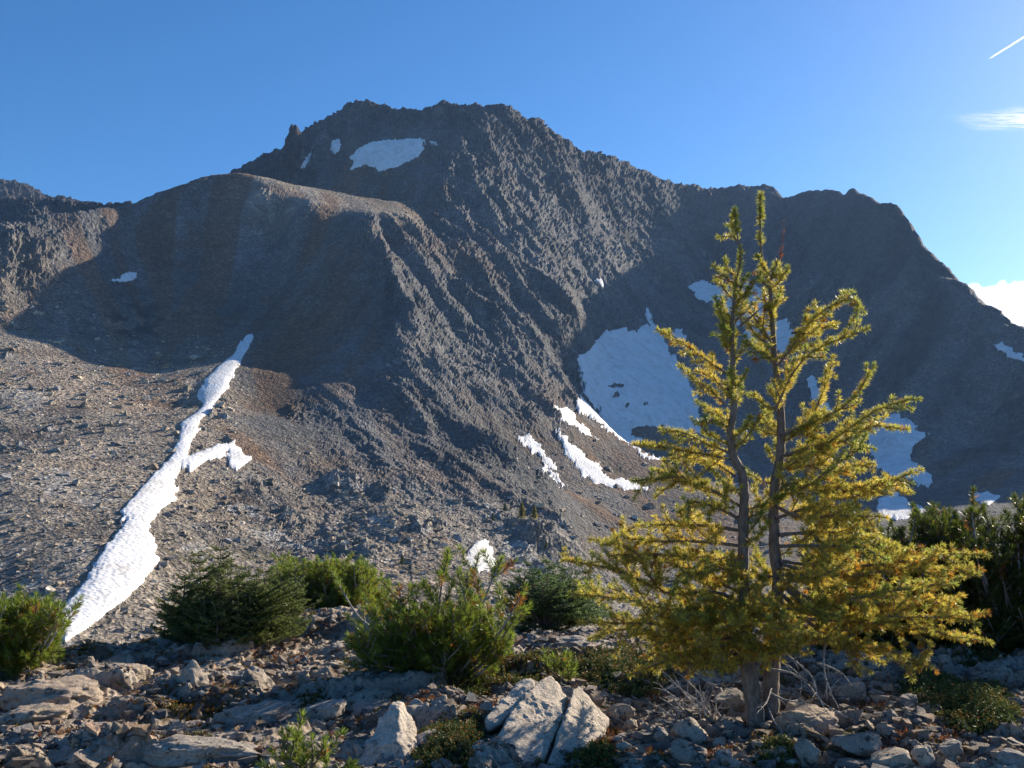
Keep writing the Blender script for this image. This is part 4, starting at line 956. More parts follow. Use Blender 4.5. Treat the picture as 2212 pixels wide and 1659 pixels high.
D_BR = [  # picture points, depth change at the end, gold at base / tip
 ([ct(420,940),ct(330,870),ct(285,750)], .05, (.5,.1)), ([ct(395,1010),ct(280,930),ct(165,830)], -.05, (.6,.2)), ([ct(390,1180),ct(290,1080),ct(205,960)], .1, (.6,.3)),
 ([ct(385,1270),ct(470,1130),ct(530,1040)], -.1, (.4,.1)), ([ct(380,1430),ct(300,1330),ct(260,1170)], .1, (.6,.3)), ([ct(385,1400),ct(460,1300),ct(470,1150)], .12, (.6,.3)),
 ([ct(350,1640),ct(280,1560),ct(250,1450)], -.1, (.4,.1)), ([ct(420,580),ct(372,500),ct(352,330)], -.03, (.4,.3)),
 ([ct(755,960),ct(830,900),ct(850,825)], .05, (.6,.3)), ([ct(745,1050),ct(670,980),ct(650,900)], -.06, (.3,.1)), ([ct(760,1250),ct(830,1180),ct(850,1080)], .1, (.9,.5)), ([ct(760,1300),ct(700,1180),ct(690,1080)], .12, (.7,.3)),
 ([ct(760,1600),ct(640,1400),ct(500,1230)], .15, (.9,.5)), ([ct(770,1650),ct(600,1520),ct(520,1380)], .05, (.9,.6)), ([c6(880,420),c6(790,350),c6(700,300)], -.15, (.3,.05)),
 # right side
 ([c6(880,430),c6(1000,270),c6(1100,160),c6(1250,82),c6(1312,110),c6(1290,200)], -.1, (.8,.15)), ([c6(1000,300),c6(1035,210),c6(1045,125)], .1, (.6,.2)), ([c6(960,250),c6(1060,230),c6(1200,200)], .25, (.9,.5)),
 ([c6(860,690),c6(920,560),c6(975,450),c6(1075,355),c6(1200,300),c6(1340,245)], -.2, (.8,.25)),
 ([c6(900,810),c6(1040,740),c6(1090,650),c6(1150,520),c6(1190,375)], .15, (.9,.5)),
 ([c6(900,800),c6(1100,720),c6(1250,640),c6(1350,540),c6(1410,425)], .05, (.7,.15)),
 ([c6(905,910),c6(1150,840),c6(1350,700),c6(1500,630),c6(1650,605)], -.12, (.7,.15)),
 ([c6(900,920),c6(1200,850),c6(1380,760),c6(1565,770)], .25, (.9,.35)),
 ([c6(870,1130),c6(930,1065),c6(1050,1070),c6(1150,990),c6(1300,880),c6(1350,790)], -.3, (.5,.05)),
 ([c6(900,1060),c6(1150,1090),c6(1400,1070),c6(1540,1040),c6(1665,1000)], .1, (.9,.4)),
 ([c6(1000,1085),c6(1300,1080),c6(1450,1070),c6(1590,1110)], .25, (.9,.5)),
 ([c6(890,980),c6(1100,960),c6(1250,970),c6(1420,930)], .35, (.9,.6)), ([c6(890,1000),c6(1000,930),c6(1060,880)], -.2, (.9,.5)),
 ([c6(880,1190),c6(1000,1240),c6(1200,1240),c6(1460,1245)], -.1, (.9,.5)), ([c6(870,1250),c6(1100,1180),c6(1300,1130),c6(1420,1120)], .3, (.9,.4)),
 ([c6(890,1340),c6(1100,1320),c6(1350,1330),c6(1550,1390)], .15, (.9,.4)), ([c6(890,1400),c6(1150,1400),c6(1350,1420),c6(1480,1480)], -.35, (.7,.2)),
 ([c6(890,1480),c6(1150,1510),c6(1500,1490),c6(1750,1450),c6(1990,1450)], .1, (.7,.4)), ([c6(900,1500),c6(1200,1560),c6(1500,1540),c6(1960,1540)], -.1, (.8,.5)),
 ([c9(300,300),c9(700,400),c9(1000,420),c9(1300,410),c9(1590,340)], .3, (.8,.3)), ([c9(300,330),c9(500,460),c9(700,485),c9(1000,430),c9(1200,400)], -.3, (.5,.1)),
 ([c9(300,420),c9(640,740),c9(850,710),c9(960,640),c9(1070,600),c9(1400,590),c9(1755,555)], -.15, (.7,.4)), ([c9(800,480),c9(1100,500),c9(1400,500),c9(1590,450)], .3, (1,.9)),
 ([c9(330,600),c9(700,620),c9(1000,650),c9(1300,690),c9(1740,780)], .05, (1,.7)), ([c9(560,730),c9(760,770),c9(950,820),c9(1150,850),c9(1390,975)], -.15, (.9,.7)),
 ([c9(640,745),c9(740,790),c9(800,890),c9(862,985)], -.2, (1,.9)), ([c9(330,380),c9(480,520),c9(560,560),c9(700,590)], -.4, (.2,.05)), ([c9(300,300),c9(450,300),c9(600,340)], -.35, (.9,.7)),
 # left side
 ([c6(610,470),c6(500,395),c6(380,310),c6(248,240)], -.08, (.8,.5)), ([c6(600,640),c6(520,560),c6(410,490),c6(358,435)], .05, (.8,.4)), ([c6(620,600),c6(540,490),c6(458,455)], .2, (.9,.6)),
 ([c6(620,760),c6(540,720),c6(450,730)], -.2, (.3,.05)), ([c6(630,800),c6(560,680),c6(500,640)], .2, (.9,.6)), ([c6(640,900),c6(500,850),c6(390,800),c6(245,775)], .1, (.6,.3)),
 ([c6(630,930),c6(400,890),c6(250,860),c6(105,850)], -.1, (.8,.5)), ([c6(690,1190),c6(550,1110),c6(440,1060),c6(350,1030),c6(90,1050)], -.15, (.7,.3)), ([c6(440,1060),c6(330,1060),c6(235,1140)], .1, (.7,.4)),
 ([c6(450,1080),c6(300,1010),c6(215,985)], .2, (.8,.5)), ([c6(650,1020),c6(550,960),c6(420,940)], .3, (.9,.7)), ([c6(690,1260),c6(560,1190),c6(430,1160),c6(420,1240)], -.2, (.5,.2)),
 ([c6(690,1320),c6(500,1290),c6(300,1290),c6(145,1295)], .05, (.9,.5)), ([c6(690,1400),c6(450,1370),c6(200,1360),c6(50,1330),c6(38,1240)], .2, (.9,.6)),
 ([c6(690,1480),c6(400,1450),c6(200,1430),c6(0,1440)], -.1, (.8,.4)), ([c8(1880,480),c8(1700,420),c8(1370,420),c8(1240,290),c8(1190,180),c8(1060,90),c8(850,50)], -.2, (.8,.5)), ([c8(1370,420),c8(1150,320),c8(900,240),c8(660,185)], -.3, (.7,.5)),
 ([c8(1870,560),c8(1500,560),c8(1100,480),c8(700,440)], .1, (.7,.3)), ([c8(1860,640),c8(1500,640),c8(1150,640),c8(770,630)], -.1, (.7,.5)), ([c8(1880,780),c8(1550,790),c8(1150,690),c8(850,740)], .15, (.7,.5)),
 ([c8(1880,700),c8(1700,640),c8(1600,580),c8(1510,620)], -.45, (.5,.3)), ([c8(1880,860),c8(1600,850),c8(1350,900),c8(1130,1000)], .05, (.6,.8)), ([c8(1880,740),c8(1650,760),c8(1400,780),c8(1250,840)], .3, (.8,.7)),
 ([c8(1890,420),c8(1700,330),c8(1500,240),c8(1330,180)], .25, (.9,.6)), ([c8(1890,300),c8(1750,250),c8(1500,330),c8(1420,420)], -.35, (.5,.2)), ([c8(1890,560),c8(1750,480),c8(1640,470)], -.4, (.8,.4)),
]
for pts, dy, gold in D_BR:
    low = pts[0][1] > 1080
    P3 = np.array([unproj(p[0], p[1], LYD+.04+dy*(k/(len(pts)-1))**1.0) for k, p in enumerate(pts)])
    side_or = .06
    if pts[-1][0] > 2050: side_or = .14
    if pts[-1][1] > 1380: side_or = .2; gold = (.8, .5)
    larch_branch(P3, .013 if low else .008, 1.25 if low else .85, gold=gold, orange=side_or, bare=.22 if low else .08)
# branches that come toward the viewer or go away, which the picture shows end on
for k in range(27):
    zt = lg.uniform(1240, 1430) if k < 22 else lg.uniform(950, 1240); tr = TA if k % 2 else TB
    x0 = np.interp(zt, [p[1] for p in tr][::-1], [p[0] for p in tr][::-1])
    p0 = unproj(x0, zt, LYD+.04); an = lg.uniform(.25, 2.9)*(1 if lg.random() < .5 else -1); ln = (.75 if k < 22 else .45)*lg.uniform(.6, 1.1)
    d = np.array([math.cos(an), math.sin(an)*.8, lg.uniform(.0, .25)])
    P3 = np.array([p0, p0+d*ln*.4+[0, 0, -.03], p0+d*ln*.8+[0, 0, -.02], p0+d*ln+[0, 0, .05]])
    larch_branch(P3, .010, 1.1, gold=(.9, .4), orange=.12, bare=.2)
for k in range(62):
    zt = lg.uniform(585, 1010) if k < 40 else lg.uniform(1000, 1400); tr = TA if k % 2 else TB
    x0 = np.interp(zt, [p[1] for p in tr][::-1], [p[0] for p in tr][::-1])
    p0 = unproj(x0, zt, LYD+(.0 if k % 2 else .10)); an = lg.uniform(0, 6.28); ln = lg.uniform(.07, .2)*(.7+.6*(zt-585)/425)
    d = np.array([math.cos(an), math.sin(an), lg.uniform(.2, .9)])
    larch_branch(np.array([p0, p0+d*ln*.5, p0+d*ln+[0, 0, .04]]), .005, .6, gold=(.6, .1) if k % 2 else (.8, .2), orange=.03, bare=.0, twl=.11)
# bare and rust coloured twigs
def bare_twig(pts3, r0, name='dead_branch', parent=larch, loc=L0, mat=None, fork=0, g=lg):
    L_ = np.linalg.norm(np.diff(pts3, axis=0), axis=1).sum(); n = max(8, int(L_/.03)); P = smooth_path(pts3, n)
    P = P+np.cumsum(g.normal(0, .0035, P.shape), 0)*np.linspace(0, 1, n)[:, None]
    w = Acc(); tube(w, P, r0*(1-.7*np.linspace(0, 1, n)), 6, .12, g)
    for q in range(fork):
        i = int(g.uniform(.2, .9)*(n-2)); T = unit(P[i+1]-P[i]); d = unit(T*.8+g.normal(0, .6, 3)); ln = L_*g.uniform(.12, .4)
        u = np.linspace(0, 1, 8)[:, None]; Q = P[i]+d*ln*u+np.array([0, 0, g.uniform(-.3, .2)])*ln*u*u+np.cumsum(g.normal(0, .003, (8, 3)), 0)*u
        tube(w, Q, r0*.45*(1-.6*u[:, 0]), 5)
    return w, P
def lp(pts, dy=0.0, y0=0.0): return np.array([unproj(p[0], p[1], LYD+y0+dy*k/(len(pts)-1)) for k, p in enumerate(pts)])
for pts, dy, r in (([ct(420,1010),ct(200,930),ct(10,822)], -.1, .004), ([ct(860,1210),ct(1000,1140),ct(1165,1068)], .1, .0025), ([ct(440,1440),ct(600,1290),ct(790,1120)], -.15, .006), ([ct(580,1330),ct(770,1375)], -.1, .004), ([ct(1070,1400),ct(1030,1290)], 0, .003)):
    w, P = bare_twig(lp(pts, dy), r, fork=1); w.build('dead_branch', MAT_TWIG, larch, True, L0)
w, P = bare_twig(lp([ct(800,850),ct(850,700),ct(870,500),ct(882,385)]), .004); o = w.build('branch', MAT_TWIG, larch, True, L0)
nl = Acc(); Q, T, t = along(P, .02, .05, 1); needles(nl, Q, unit(np.cross(T, lg.normal(size=Q.shape)))+T, 6, .012, 10, 80, .003, np.repeat(LR[None], len(Q), 0), lg)
Q, T, t = along(P, .012, .1, .45); Q = Q+lg.normal(0, .004, Q.shape); needles(nl, Q, unit(np.cross(T, lg.normal(size=Q.shape))), 8, .02, 10, 80, .003, np.repeat(LR[None], len(Q), 0), lg)
nq = nl.build('needles', MAT_LARCH, o, False, L0); o['label'] = 'withered rust red leader beside the right top'
for pts, dy, r in (([c9(260,800),c9(400,900),c9(520,1000),c9(560,1100),c9(640,1250)], -.25, .008), ([c9(230,960),c9(400,1000),c9(500,1080),c9(600,1200),c9(780,1310)], -.3, .007),
                   ([c9(640,735),c9(612,850),c9(620,1000),c9(650,1100),c9(720,1240)], -.2, .008), ([c9(230,1130),c9(340,1180),c9(470,1190),c9(560,1160)], -.25, .007),
                   ([c9(220,1240),c9(260,1330),c9(320,1400),c9(345,1475)], -.3, .006), ([c9(250,880),c9(380,960),c9(450,1060),c9(430,1180)], -.2, .006), ([c9(560,920),c9(660,950),c9(740,1000),c9(780,1060)], -.1, .005), ([c9(240,1100),c9(210,1180),c9(130,1250)], -.3, .005)):
    w, P = bare_twig(lp(pts, dy), r, fork=4); w.build('dead_branch', MAT_DEAD, larch, True, L0)

# ---- pines: several stems, long needles brushed forward at the shoot ends
PG = np.array([.165, .22, .032]); PY_ = np.array([.26, .23, .03]); PR = np.array([.28, .12, .03])
def pine(base, tips, label, seed, group=None, shoots=9, nl_=.056, brush=.115, gcol=PG, yel=.25, name='pine_bush', cat='pine bush', rust=.02, pale=.5, low=.25):
    g = np.random.default_rng(seed); base = np.array(base)
    root = empty(name, tuple(base)); tag(root, label, cat, group); loc = tuple(base)
    for tp in tips:
        tp = np.array(tp); d = tp-base; L_ = np.linalg.norm(d)
        m1 = base+d*.35*np.array([1.15, 1.15, .65])+g.normal(0, .04*L_, 3); m2 = base+d*.7*np.array([1.08, 1.08, .85])+g.normal(0, .04*L_, 3)
        P = smooth_path([base+g.normal(0, .03, 3)*[1, 1, 0], m1, m2, tp], max(12, int(L_/.04)))
        w, nl = Acc(), Acc(); n = len(P); t = np.linspace(0, 1, n)
        tube(w, P, (.006+.009*L_)*(1-.65*t), 6, .08, g)
        sh = [(P, max(.0, 1-brush*1.3/L_))]
        for q in range(shoots):
            i = int(g.uniform(low, .95)*(n-1)); T = unit(P[min(i+1, n-1)]-P[i])
            dr = unit(T*.45+unit(np.cross(T, g.normal(size=3)))*1.0+np.array([0, 0, .35])); ln = brush*g.uniform(.7, 1.7)
            u = np.linspace(0, 1, 8)[:, None]; Q = P[i]+dr*ln*u+np.array([0, 0, .35])*ln*u*u
            tube(w, Q, .0045*(1-.4*u[:, 0]), 5); sh.append((Q, .30))
        for Q, s0 in sh:
            B, T, tt_ = along(Q, .0052, s0, 1.0); k = len(B)
            A = T*g.uniform(.35, 1.0, (k, 1))+unit(np.cross(T, g.normal(size=(k, 3))))*.9+np.array([0, 0, .12])
            f = g.random(k); y = yel*(1.2-tt_)+.0
            c = np.where((f < y)[:, None], PY_, gcol)
            if g.random() < rust: c = np.repeat(PR[None], k, 0)
            elif g.random() < .25: c = np.where((g.random(k) < .45*(1-tt_))[:, None], PR*1.1, c)
            needles(nl, B, A, 5, nl_, 3, 24, .0032, c*(.7+.6*g.random((k, 1))), g)
            needles(nl, Q[-1:], unit(Q[-1:]-Q[-2:-1]), 22, nl_, 2, 40, .0030, np.repeat(gcol[None]*1.15, 1, 0), g)
        o = w.build('stem', MAT_PALEBARK if g.random() < pale else MAT_TWIG, root, True, loc)
        nl.build('needles', MAT_PINE, o, False, loc)
    return root
def inside(poly, n, seed, y0, y1, ymin=1e9):
    g = np.random.default_rng(seed); poly = np.array(poly, float); out = []
    lo, hi = poly.min(0), poly.max(0)
    while len(out) < n:
        p = g.uniform(lo, hi)
        if poly_sd(np.array([p[0]]), np.array([p[1]]), poly)[0] > 0: out.append(unproj(p[0], p[1], g.uniform(y0, y1)))
    return out
def c7(u, v): return (530.9+.3066*u, 1150.2+.3066*v)
b = on_ground(975, 1472); g7 = np.random.default_rng(70)
tips = [unproj(*c7(u, v), b[1]+g7.uniform(-.3, .4)) for u, v in ((1410,185),(1640,165),(1800,195),(660,375),(840,460),(1080,390),(960,345),(1200,560),(1560,480),(1680,620),(1940,450),(1990,520),(1900,600),(1870,720),(1700,850),(1020,560),(880,560),(730,600),(1130,700),(1230,740),(900,780),(740,740),(820,860),(700,930),(790,940),(980,880),(1050,780),(1500,300),(1340,420),(1280,640),(1450,650),(1600,760),(1500,820))]
tips += inside([c7(760,620), c7(1100,480), c7(1850,560), c7(1700,800), c7(1300,880), c7(800,920)], 40, 71, b[1]-.35, b[1]+.4)
pine((b[0], b[1]+.1, b[2]), tips, 'dark green pine bush with pale bare stems in the middle foreground', 72, rust=.05)
b = on_ground(30, 1445)
pine(b, inside([(-60,1320),(0,1305),(60,1300),(95,1275),(130,1290),(125,1340),(120,1400),(60,1410),(-40,1420)], 60, 73, b[1]-.3, b[1]+.4), 'pine bush cut by the left edge beside the foot of the snow couloir', 74, yel=.35)
b = on_ground(740, 1318); b = np.array([b[0], b[1]+.9, float(knoll(np.array(b[0]), np.array(b[1]+.9)))])
pine(b, inside([(540,1300),(590,1215),(620,1198),(640,1188),(650,1212),(720,1212),(800,1225),(855,1265),(850,1305),(740,1325),(600,1335)], 170, 75, b[1]-.5, b[1]+.5), 'low yellowish pine thicket behind the stony rise, right of the spruce bush', 76, yel=.5, brush=.10)
b = on_ground(665, 1700)
pine(b, [unproj(*c7(260,1425), b[1]), unproj(*c7(465,1465), b[1]+.05), unproj(*c7(575,1620), b[1]-.05), unproj(*c7(350,1560), b[1]+.1), unproj(*c7(130,1645), b[1]), unproj(*c7(740,1630), b[1]+.05)], 'young pine sprig poking up at the bottom edge', 77, shoots=3, brush=.1, nl_=.045, pale=0, name='pine_seedling', cat='seedling', yel=.15)
b = on_ground(1222, 1476)
pine(b, [unproj(1176,1412,b[1]), unproj(1218,1435,b[1]+.05), unproj(1196,1440,b[1]-.05), unproj(1240,1440,b[1])], 'young pine sprout growing out of the heather behind the cracked boulder', 78, shoots=1, brush=.09, pale=0, name='pine_seedling', cat='seedling', yel=.15)
for (bx, by, dy, poly, n, lab, sd) in (
  (1830, 1405, .2, [(1735,1130),(1760,1075),(1800,1085),(1850,1095),(1880,1140),(1900,1400),(1760,1400)], 85, 'dark pine bush half hidden behind the right side of the larch', 80),
  (1985, 1405, .2, [(1890,1110),(1925,1105),(1960,1110),(2000,1085),(2045,1085),(2080,1100),(2085,1400),(1900,1400)], 120, 'dark pine thicket between the larch and the right edge', 82),
  (2190, 1405, .2, [(2070,1100),(2100,1075),(2150,1068),(2200,1068),(2320,1050),(2420,1090),(2420,1400),(2080,1400)], 180, 'darkest pine thicket cut by the right edge', 84),
  (2520, 1390, .6, [(2400,1060),(2600,1000),(2760,1080),(2760,1370),(2400,1370)], 60, 'unseen pine thicket added beyond the right edge for its shade', 86)):  # last one is out of view, added to cast shade over the right foreground
    b = on_ground(bx, by); b = np.array([b[0]*(b[1]+dy)/b[1], b[1]+dy, b[2]])
    pine(b, inside(poly, n, sd, b[1]-.5, b[1]+.6), lab, sd+1, yel=.08, shoots=12, low=.1, gcol=PG*.45, pale=.25, group=None)

# ---- spruce and fir krummholz
def spruce(base, leaders, skirt, label, seed, col, name='spruce_bush', cat='spruce'):
    g = np.random.default_rng(seed); base = np.array(base); root = empty(name, tuple(base)); tag(root, label, cat); loc = tuple(base)
    def twigs(w, nl, P, f0, c, ln0):
        B, T, t = along(P, .017, f0, .97); sd = 1
        for q in range(len(B)):
            hor = unit(np.cross(T[q], [0, 0, 1.0])+1e-6); d = unit(T[q]*.8+sd*hor*.9+np.array([0, 0, g.uniform(-.15, .3)])); sd = -sd
            ln = ln0*(1.15-t[q]*.8)*g.uniform(.6, 1.15); u = np.linspace(0, 1, 5)[:, None]; Q = B[q]+d*ln*u+np.array([0, 0, -.12])*ln*u*u
            tube(w, Q, .0025*(1-.4*u[:, 0]), 4)
            b2, t2, k2 = along(Q, .0042, 0, 1); n2 = len(b2)
            needles(nl, b2, t2*.8+unit(np.cross(t2, g.normal(size=(n2, 3))))+np.array([0, 0, .25]), 3, .017, 10, 50, .0036, np.repeat(c[None], n2, 0)*(.75+.6*k2[:, None]), g, .3)
        b2, t2, k2 = along(P, .004, f0, 1); n2 = len(b2)
        needles(nl, b2, t2*.7+unit(np.cross(t2, g.normal(size=(n2, 3)))), 2, .015, 0, 30, .003, np.repeat(c[None], n2, 0), g, .3)
    for top in leaders:
        top = np.array(top); H = max(.25, top[2]-base[2]); b0 = np.array([top[0]*.75+base[0]*.25, top[1]*.75+base[1]*.25, base[2]])
        P = smooth_path([b0, (b0*.5+top*.5)+g.normal(0, .03, 3), top], 24); w, nl = Acc(), Acc()
        tube(w, P, (.006+.012*H)*(1-.8*np.linspace(0, 1, 24)), 6)
        z = .0
        while z < H*.97:
            f = 1-z/H; i = min(23, int(f*23)); k = 4
            ln = min(.08+.5*z, .46)*1.0
            for q in range(k):
                a = g.uniform(0, 6.28); ll = ln*g.uniform(.6, 1.15); d = np.array([math.cos(a), math.sin(a), g.uniform(.1, .5)-.5*z]); d = unit(d)
                u = np.linspace(0, 1, 9)[:, None]; Q = P[i]+d*ll*u+np.array([0, 0, -.10])*ll*np.sin(u*3.1)+np.array([0, 0, .15])*ll*u*u
                tube(w, Q, .004*(1-.6*u[:, 0]), 4); twigs(w, nl, Q, .1, col*g.uniform(.8, 1.2), min(.10, .03+ll*.35))
            z += .055+.05*z
        b2, t2, k2 = along(P, .003, .6, 1); n2 = len(b2); needles(nl, b2, t2*.8+unit(np.cross(t2, g.normal(size=(n2, 3)))), 2, .014, 0, 30, .003, np.repeat(col[None]*1.3, n2, 0), g, .3)
        o = w.build('stem', MAT_TWIG, root, True, loc); nl.build('needles', MAT_SPRUCE, o, False, loc)
    for tp in skirt:
        tp = np.array(tp); d = tp-base
        P = smooth_path([base+d*.05, base+d*.4+[0, 0, .06], base+d*.8+[0, 0, .03], tp], 16); w, nl = Acc(), Acc()
        tube(w, P, .010*(1-.7*np.linspace(0, 1, 16)), 5); twigs(w, nl, P, .3, col*g.uniform(.75, 1.15), .19)
        o = w.build('branch', MAT_TWIG, root, True, loc); nl.build('needles', MAT_SPRUCE, o, False, loc)
b = on_ground(470, 1385); Yb = b[1]
SPG = np.array([.120, .155, .036])
spruce(b, [unproj(x, y, Yb+dy) for x, y, dy in ((429,1200,.1),(477,1188,.0),(498,1240,-.15),(400,1250,-.05),(455,1250,.25),(525,1228,.15),(545,1245,.0),(575,1235,.25),(610,1240,.1),(640,1235,.25),(380,1285,-.1),(440,1290,-.3),(560,1270,-.2),(515,1290,-.35),(620,1270,.1),(355,1300,.1),(410,1270,.2),(470,1260,-.1),(590,1280,-.1),(640,1285,.2),(540,1290,-.3),(465,1310,-.4))],
       inside([(340,1310),(380,1270),(500,1250),(660,1250),(670,1320),(560,1385),(420,1410),(345,1395)], 130, 90, Yb-.45, Yb+.35), 'dark green spruce bush with several upright tops, left of the stony rise', 91, SPG)
b = on_ground(1180, 1372); b = np.array([b[0], b[1]+.5, b[2]-.05]); Yb = b[1]
spruce(b, [unproj(x, y, Yb+dy) for x, y, dy in ((1120,1235,.1),(1150,1222,.0),(1185,1215,.2),(1215,1230,0),(1245,1240,.1),(1270,1255,.2),(1100,1270,-.1))],
       inside([(1090,1260),(1180,1230),(1290,1250),(1330,1330),(1230,1345),(1120,1330)], 50, 92, Yb-.4, Yb+.4), 'bluish green fir bush between the middle pine and the larch', 93, np.array([.12, .185, .06]), 'fir_bush', 'fir')

# ---- heather mats
def heather(poly, n, label, seed, h=.085, green=.6, orange=.08):
    g = np.random.default_rng(seed); poly = np.array(poly, float); lo, hi = poly.min(0), poly.max(0); P = []
    Yl = F*EYE/(hi[1]-HY+6); Yh = F*EYE/(lo[1]-HY)
    while len(P) < n:
        Y = g.uniform(Yl, Yh, 800); x = (g.uniform(lo[0], hi[0], 800)-CX)/F*Y; z = knoll(x, Y)
        px, py = CX+x/Y*F, HY-(z-EYE)/Y*F
        sd = poly_sd(px, py, poly)+9*fbm(np.stack([x, Y, x*0], -1), .25, 3, .6, seed*1.0)
        P += [(a, b_, c, d) for a, b_, c, d in zip(x, Y, z, sd) if d > 0]
    P = np.array(P[:n]); zz, _ = ground_detail(P[:, 0], P[:, 1])
    hump = np.clip(P[:, 3]/60, 0, 1); B = np.stack([P[:, 0], P[:, 1], P[:, 2]+zz*.7+hump*.05-.02], -1)
    lean = g.normal(0, .3, (n, 3))*[1, 1, 0]+[0, 0, 1]; ht = h*g.uniform(.5, 1.2, n)*(.6+.6*hump)
    nl = Acc(); k = 7
    kind = fbm(B, .22, 3, .6, seed*2.0)+.3*g.normal(size=n)
    cg = np.where((kind > .35-green)[:, None], np.array([.060, .080, .020]), np.array([.16, .115, .03]))
    for q in range(k):
        f = (q+.5)/k; c = cg*(.5+.9*f)
        if q == k-1: c = np.where((g.random(n) < orange)[:, None], np.array([.42, .17, .035]), c*1.15)
        needles(nl, B+unit(lean)*(ht*f)[:, None], unit(lean), 5, .013, 25, 80, .0042, c, g, .25)
    root = nl.build('heather_mat', MAT_HEATH, None, False)
    return tag(root, label, 'heather')
heather([(930,1500),(1010,1440),(1120,1415),(1200,1415),(1330,1405),(1450,1425),(1475,1460),(1420,1500),(1380,1515),(1270,1480),(1180,1460),(1060,1480),(1000,1510),(940,1515)], 3600, 'long dark heather mat behind the cracked boulder', 101)
heather([(1930,1490),(1990,1455),(2060,1470),(2160,1490),(2205,1540),(2190,1605),(2100,1600),(2000,1560),(1945,1520)], 2600, 'thick green heather mat with orange tips at right, in front of the shaded rubble', 102, .1, .8, .05)
heather([(2010,1400),(2100,1390),(2180,1410),(2170,1440),(2060,1445)], 700, 'small heather mat under the right pine thicket', 103)
heather([(1225,1640),(1260,1608),(1310,1602),(1335,1630),(1330,1680),(1230,1680)], 800, 'small green heather clump at the foot of the cracked boulder', 104, .07, .8, .06)
heather([(890,1650),(910,1590),(940,1575),(1040,1560),(1050,1600),(1020,1680),(900,1690)], 1700, 'dark heather filling the gap between the pointed and the cracked boulders', 105)
heather([(920,1490),(1000,1480),(1005,1530),(960,1545),(925,1530)], 650, 'brownish heather clump in front of the middle pine', 106, .07, .35, .1)
heather([(140,1408),(200,1388),(262,1385),(240,1405),(170,1416)], 500, 'yellow green heather strip by the left slabs under the snow couloir', 107, .06, .1)
heather([(1625,1650),(1650,1600),(1700,1600),(1730,1630),(1720,1670),(1640,1670)], 700, 'small dark heather clump at the foot of the larch', 108, .07, .8, .05)
heather([(610,1500),(680,1470),(730,1478),(720,1500),(660,1515)], 450, 'reddish dwarf heather left of the middle pine', 109, .05, -.4, .25)
heather([(290,1515),(330,1490),(440,1500),(480,1520),(400,1535)], 420, 'rusty dwarf heather among the left ledges', 110, .045, -.5, .3)

# ---- dead shrub left of the larch, dry twigs behind the pine
b = on_ground(1540, 1562); dg = np.random.default_rng(120)
w_all = Acc()
for u, v in ((1290,1060),(1310,980),(1405,925),(1250,1260),(1440,1100),(1830,1140),(1330,1160),(1380,1010),(1560,1050),(1620,1130),(1300,1300),(1480,1180),(1740,1130),(1660,1250),(1420,1290),(1700,1080),(1600,1000),(1450,1330),(1350,1100)):
    p = c8(u, v); tp = unproj(p[0], p[1], b[1]+dg.uniform(-.25, .25)); d = tp-b
    w, P = bare_twig(np.array([b+dg.normal(0, .03, 3)*[1, 1, .3], b+d*.45+[0, 0, -.02]+dg.normal(0, .03, 3), tp]), .0065, fork=3, g=dg)
    for v_, f_ in zip(w.V, w.F): pass
    off = w_all.n; nV = 0
    w_all.V += w.V; w_all.F += [f+off for f in w.F]; w_all.C += w.C; w_all.n += w.n
o = w_all.build('dead_shrub', MAT_DEAD, None, True); tag(o, 'fan of bare grey dead branches on the rubble left of the larch trunks', 'dead shrub')
b = on_ground(915, 1300); b = np.array([b[0]*1.05, b[1]*1.05, b[2]]); w_all = Acc()
for k in range(26):
    tp = unproj(dg.uniform(885, 1010), dg.uniform(1215, 1275), b[1]+dg.uniform(-.2, .3)); d = tp-b
    w, P = bare_twig(np.array([b, b+d*.5+dg.normal(0, .05, 3), tp]), .0045, fork=4, g=dg)
    off = w_all.n; w_all.V += w.V; w_all.F += [f+off for f in w.F]; w_all.C += w.C; w_all.n += w.n
o = w_all.build('dry_shrub', MAT_DEAD, None, True); tag(o, 'leafless grey twiggy shrub behind the middle pine', 'dead shrub')

# ---- the few small trees on the rib across the valley
def far_tree(px, py, hpx, label, seed, col):
    j = int(np.argmin(np.abs(pxc-px))); ok = VIS[j]
    k = int(np.argmin(np.where(ok, np.abs(PYg[j]-py), 1e9))); p = PM[j, k]; H = hpx/F*p[1]
    g = np.random.default_rng(seed); root = empty('small_conifer', tuple(p)); tag(root, label, 'tree', 'small trees on the rib across the valley')
    w = Acc(); tube(w, np.array([p+[0, 0, -.3], p+[0, 0, H*.5], p+[0, 0, H]]), np.array([.035, .02, .005])*H*.6, 6); w.build('trunk', MAT_BARK, root, True, tuple(p))
    nl = Acc(); n = 260; f = g.random(n)**.8; a = g.uniform(0, 6.28, n); r = (1-f)*H*.20*g.uniform(.3, 1.1, n)
    B = p+np.stack([np.cos(a)*r*.3, np.sin(a)*r*.3, H*(.1+.9*f)], -1); A = np.stack([np.cos(a), np.sin(a), g.uniform(-.2, .5, n)], -1)
    needles(nl, B, A, 4, r*.9+.08*H*(1-f)+.02*H, 0, 35, H*.03, np.repeat(col[None], n, 0)*(.6+.8*g.random((n, 1))), g)
    nl.build('crown', MAT_LARCH, root, False, tuple(p))
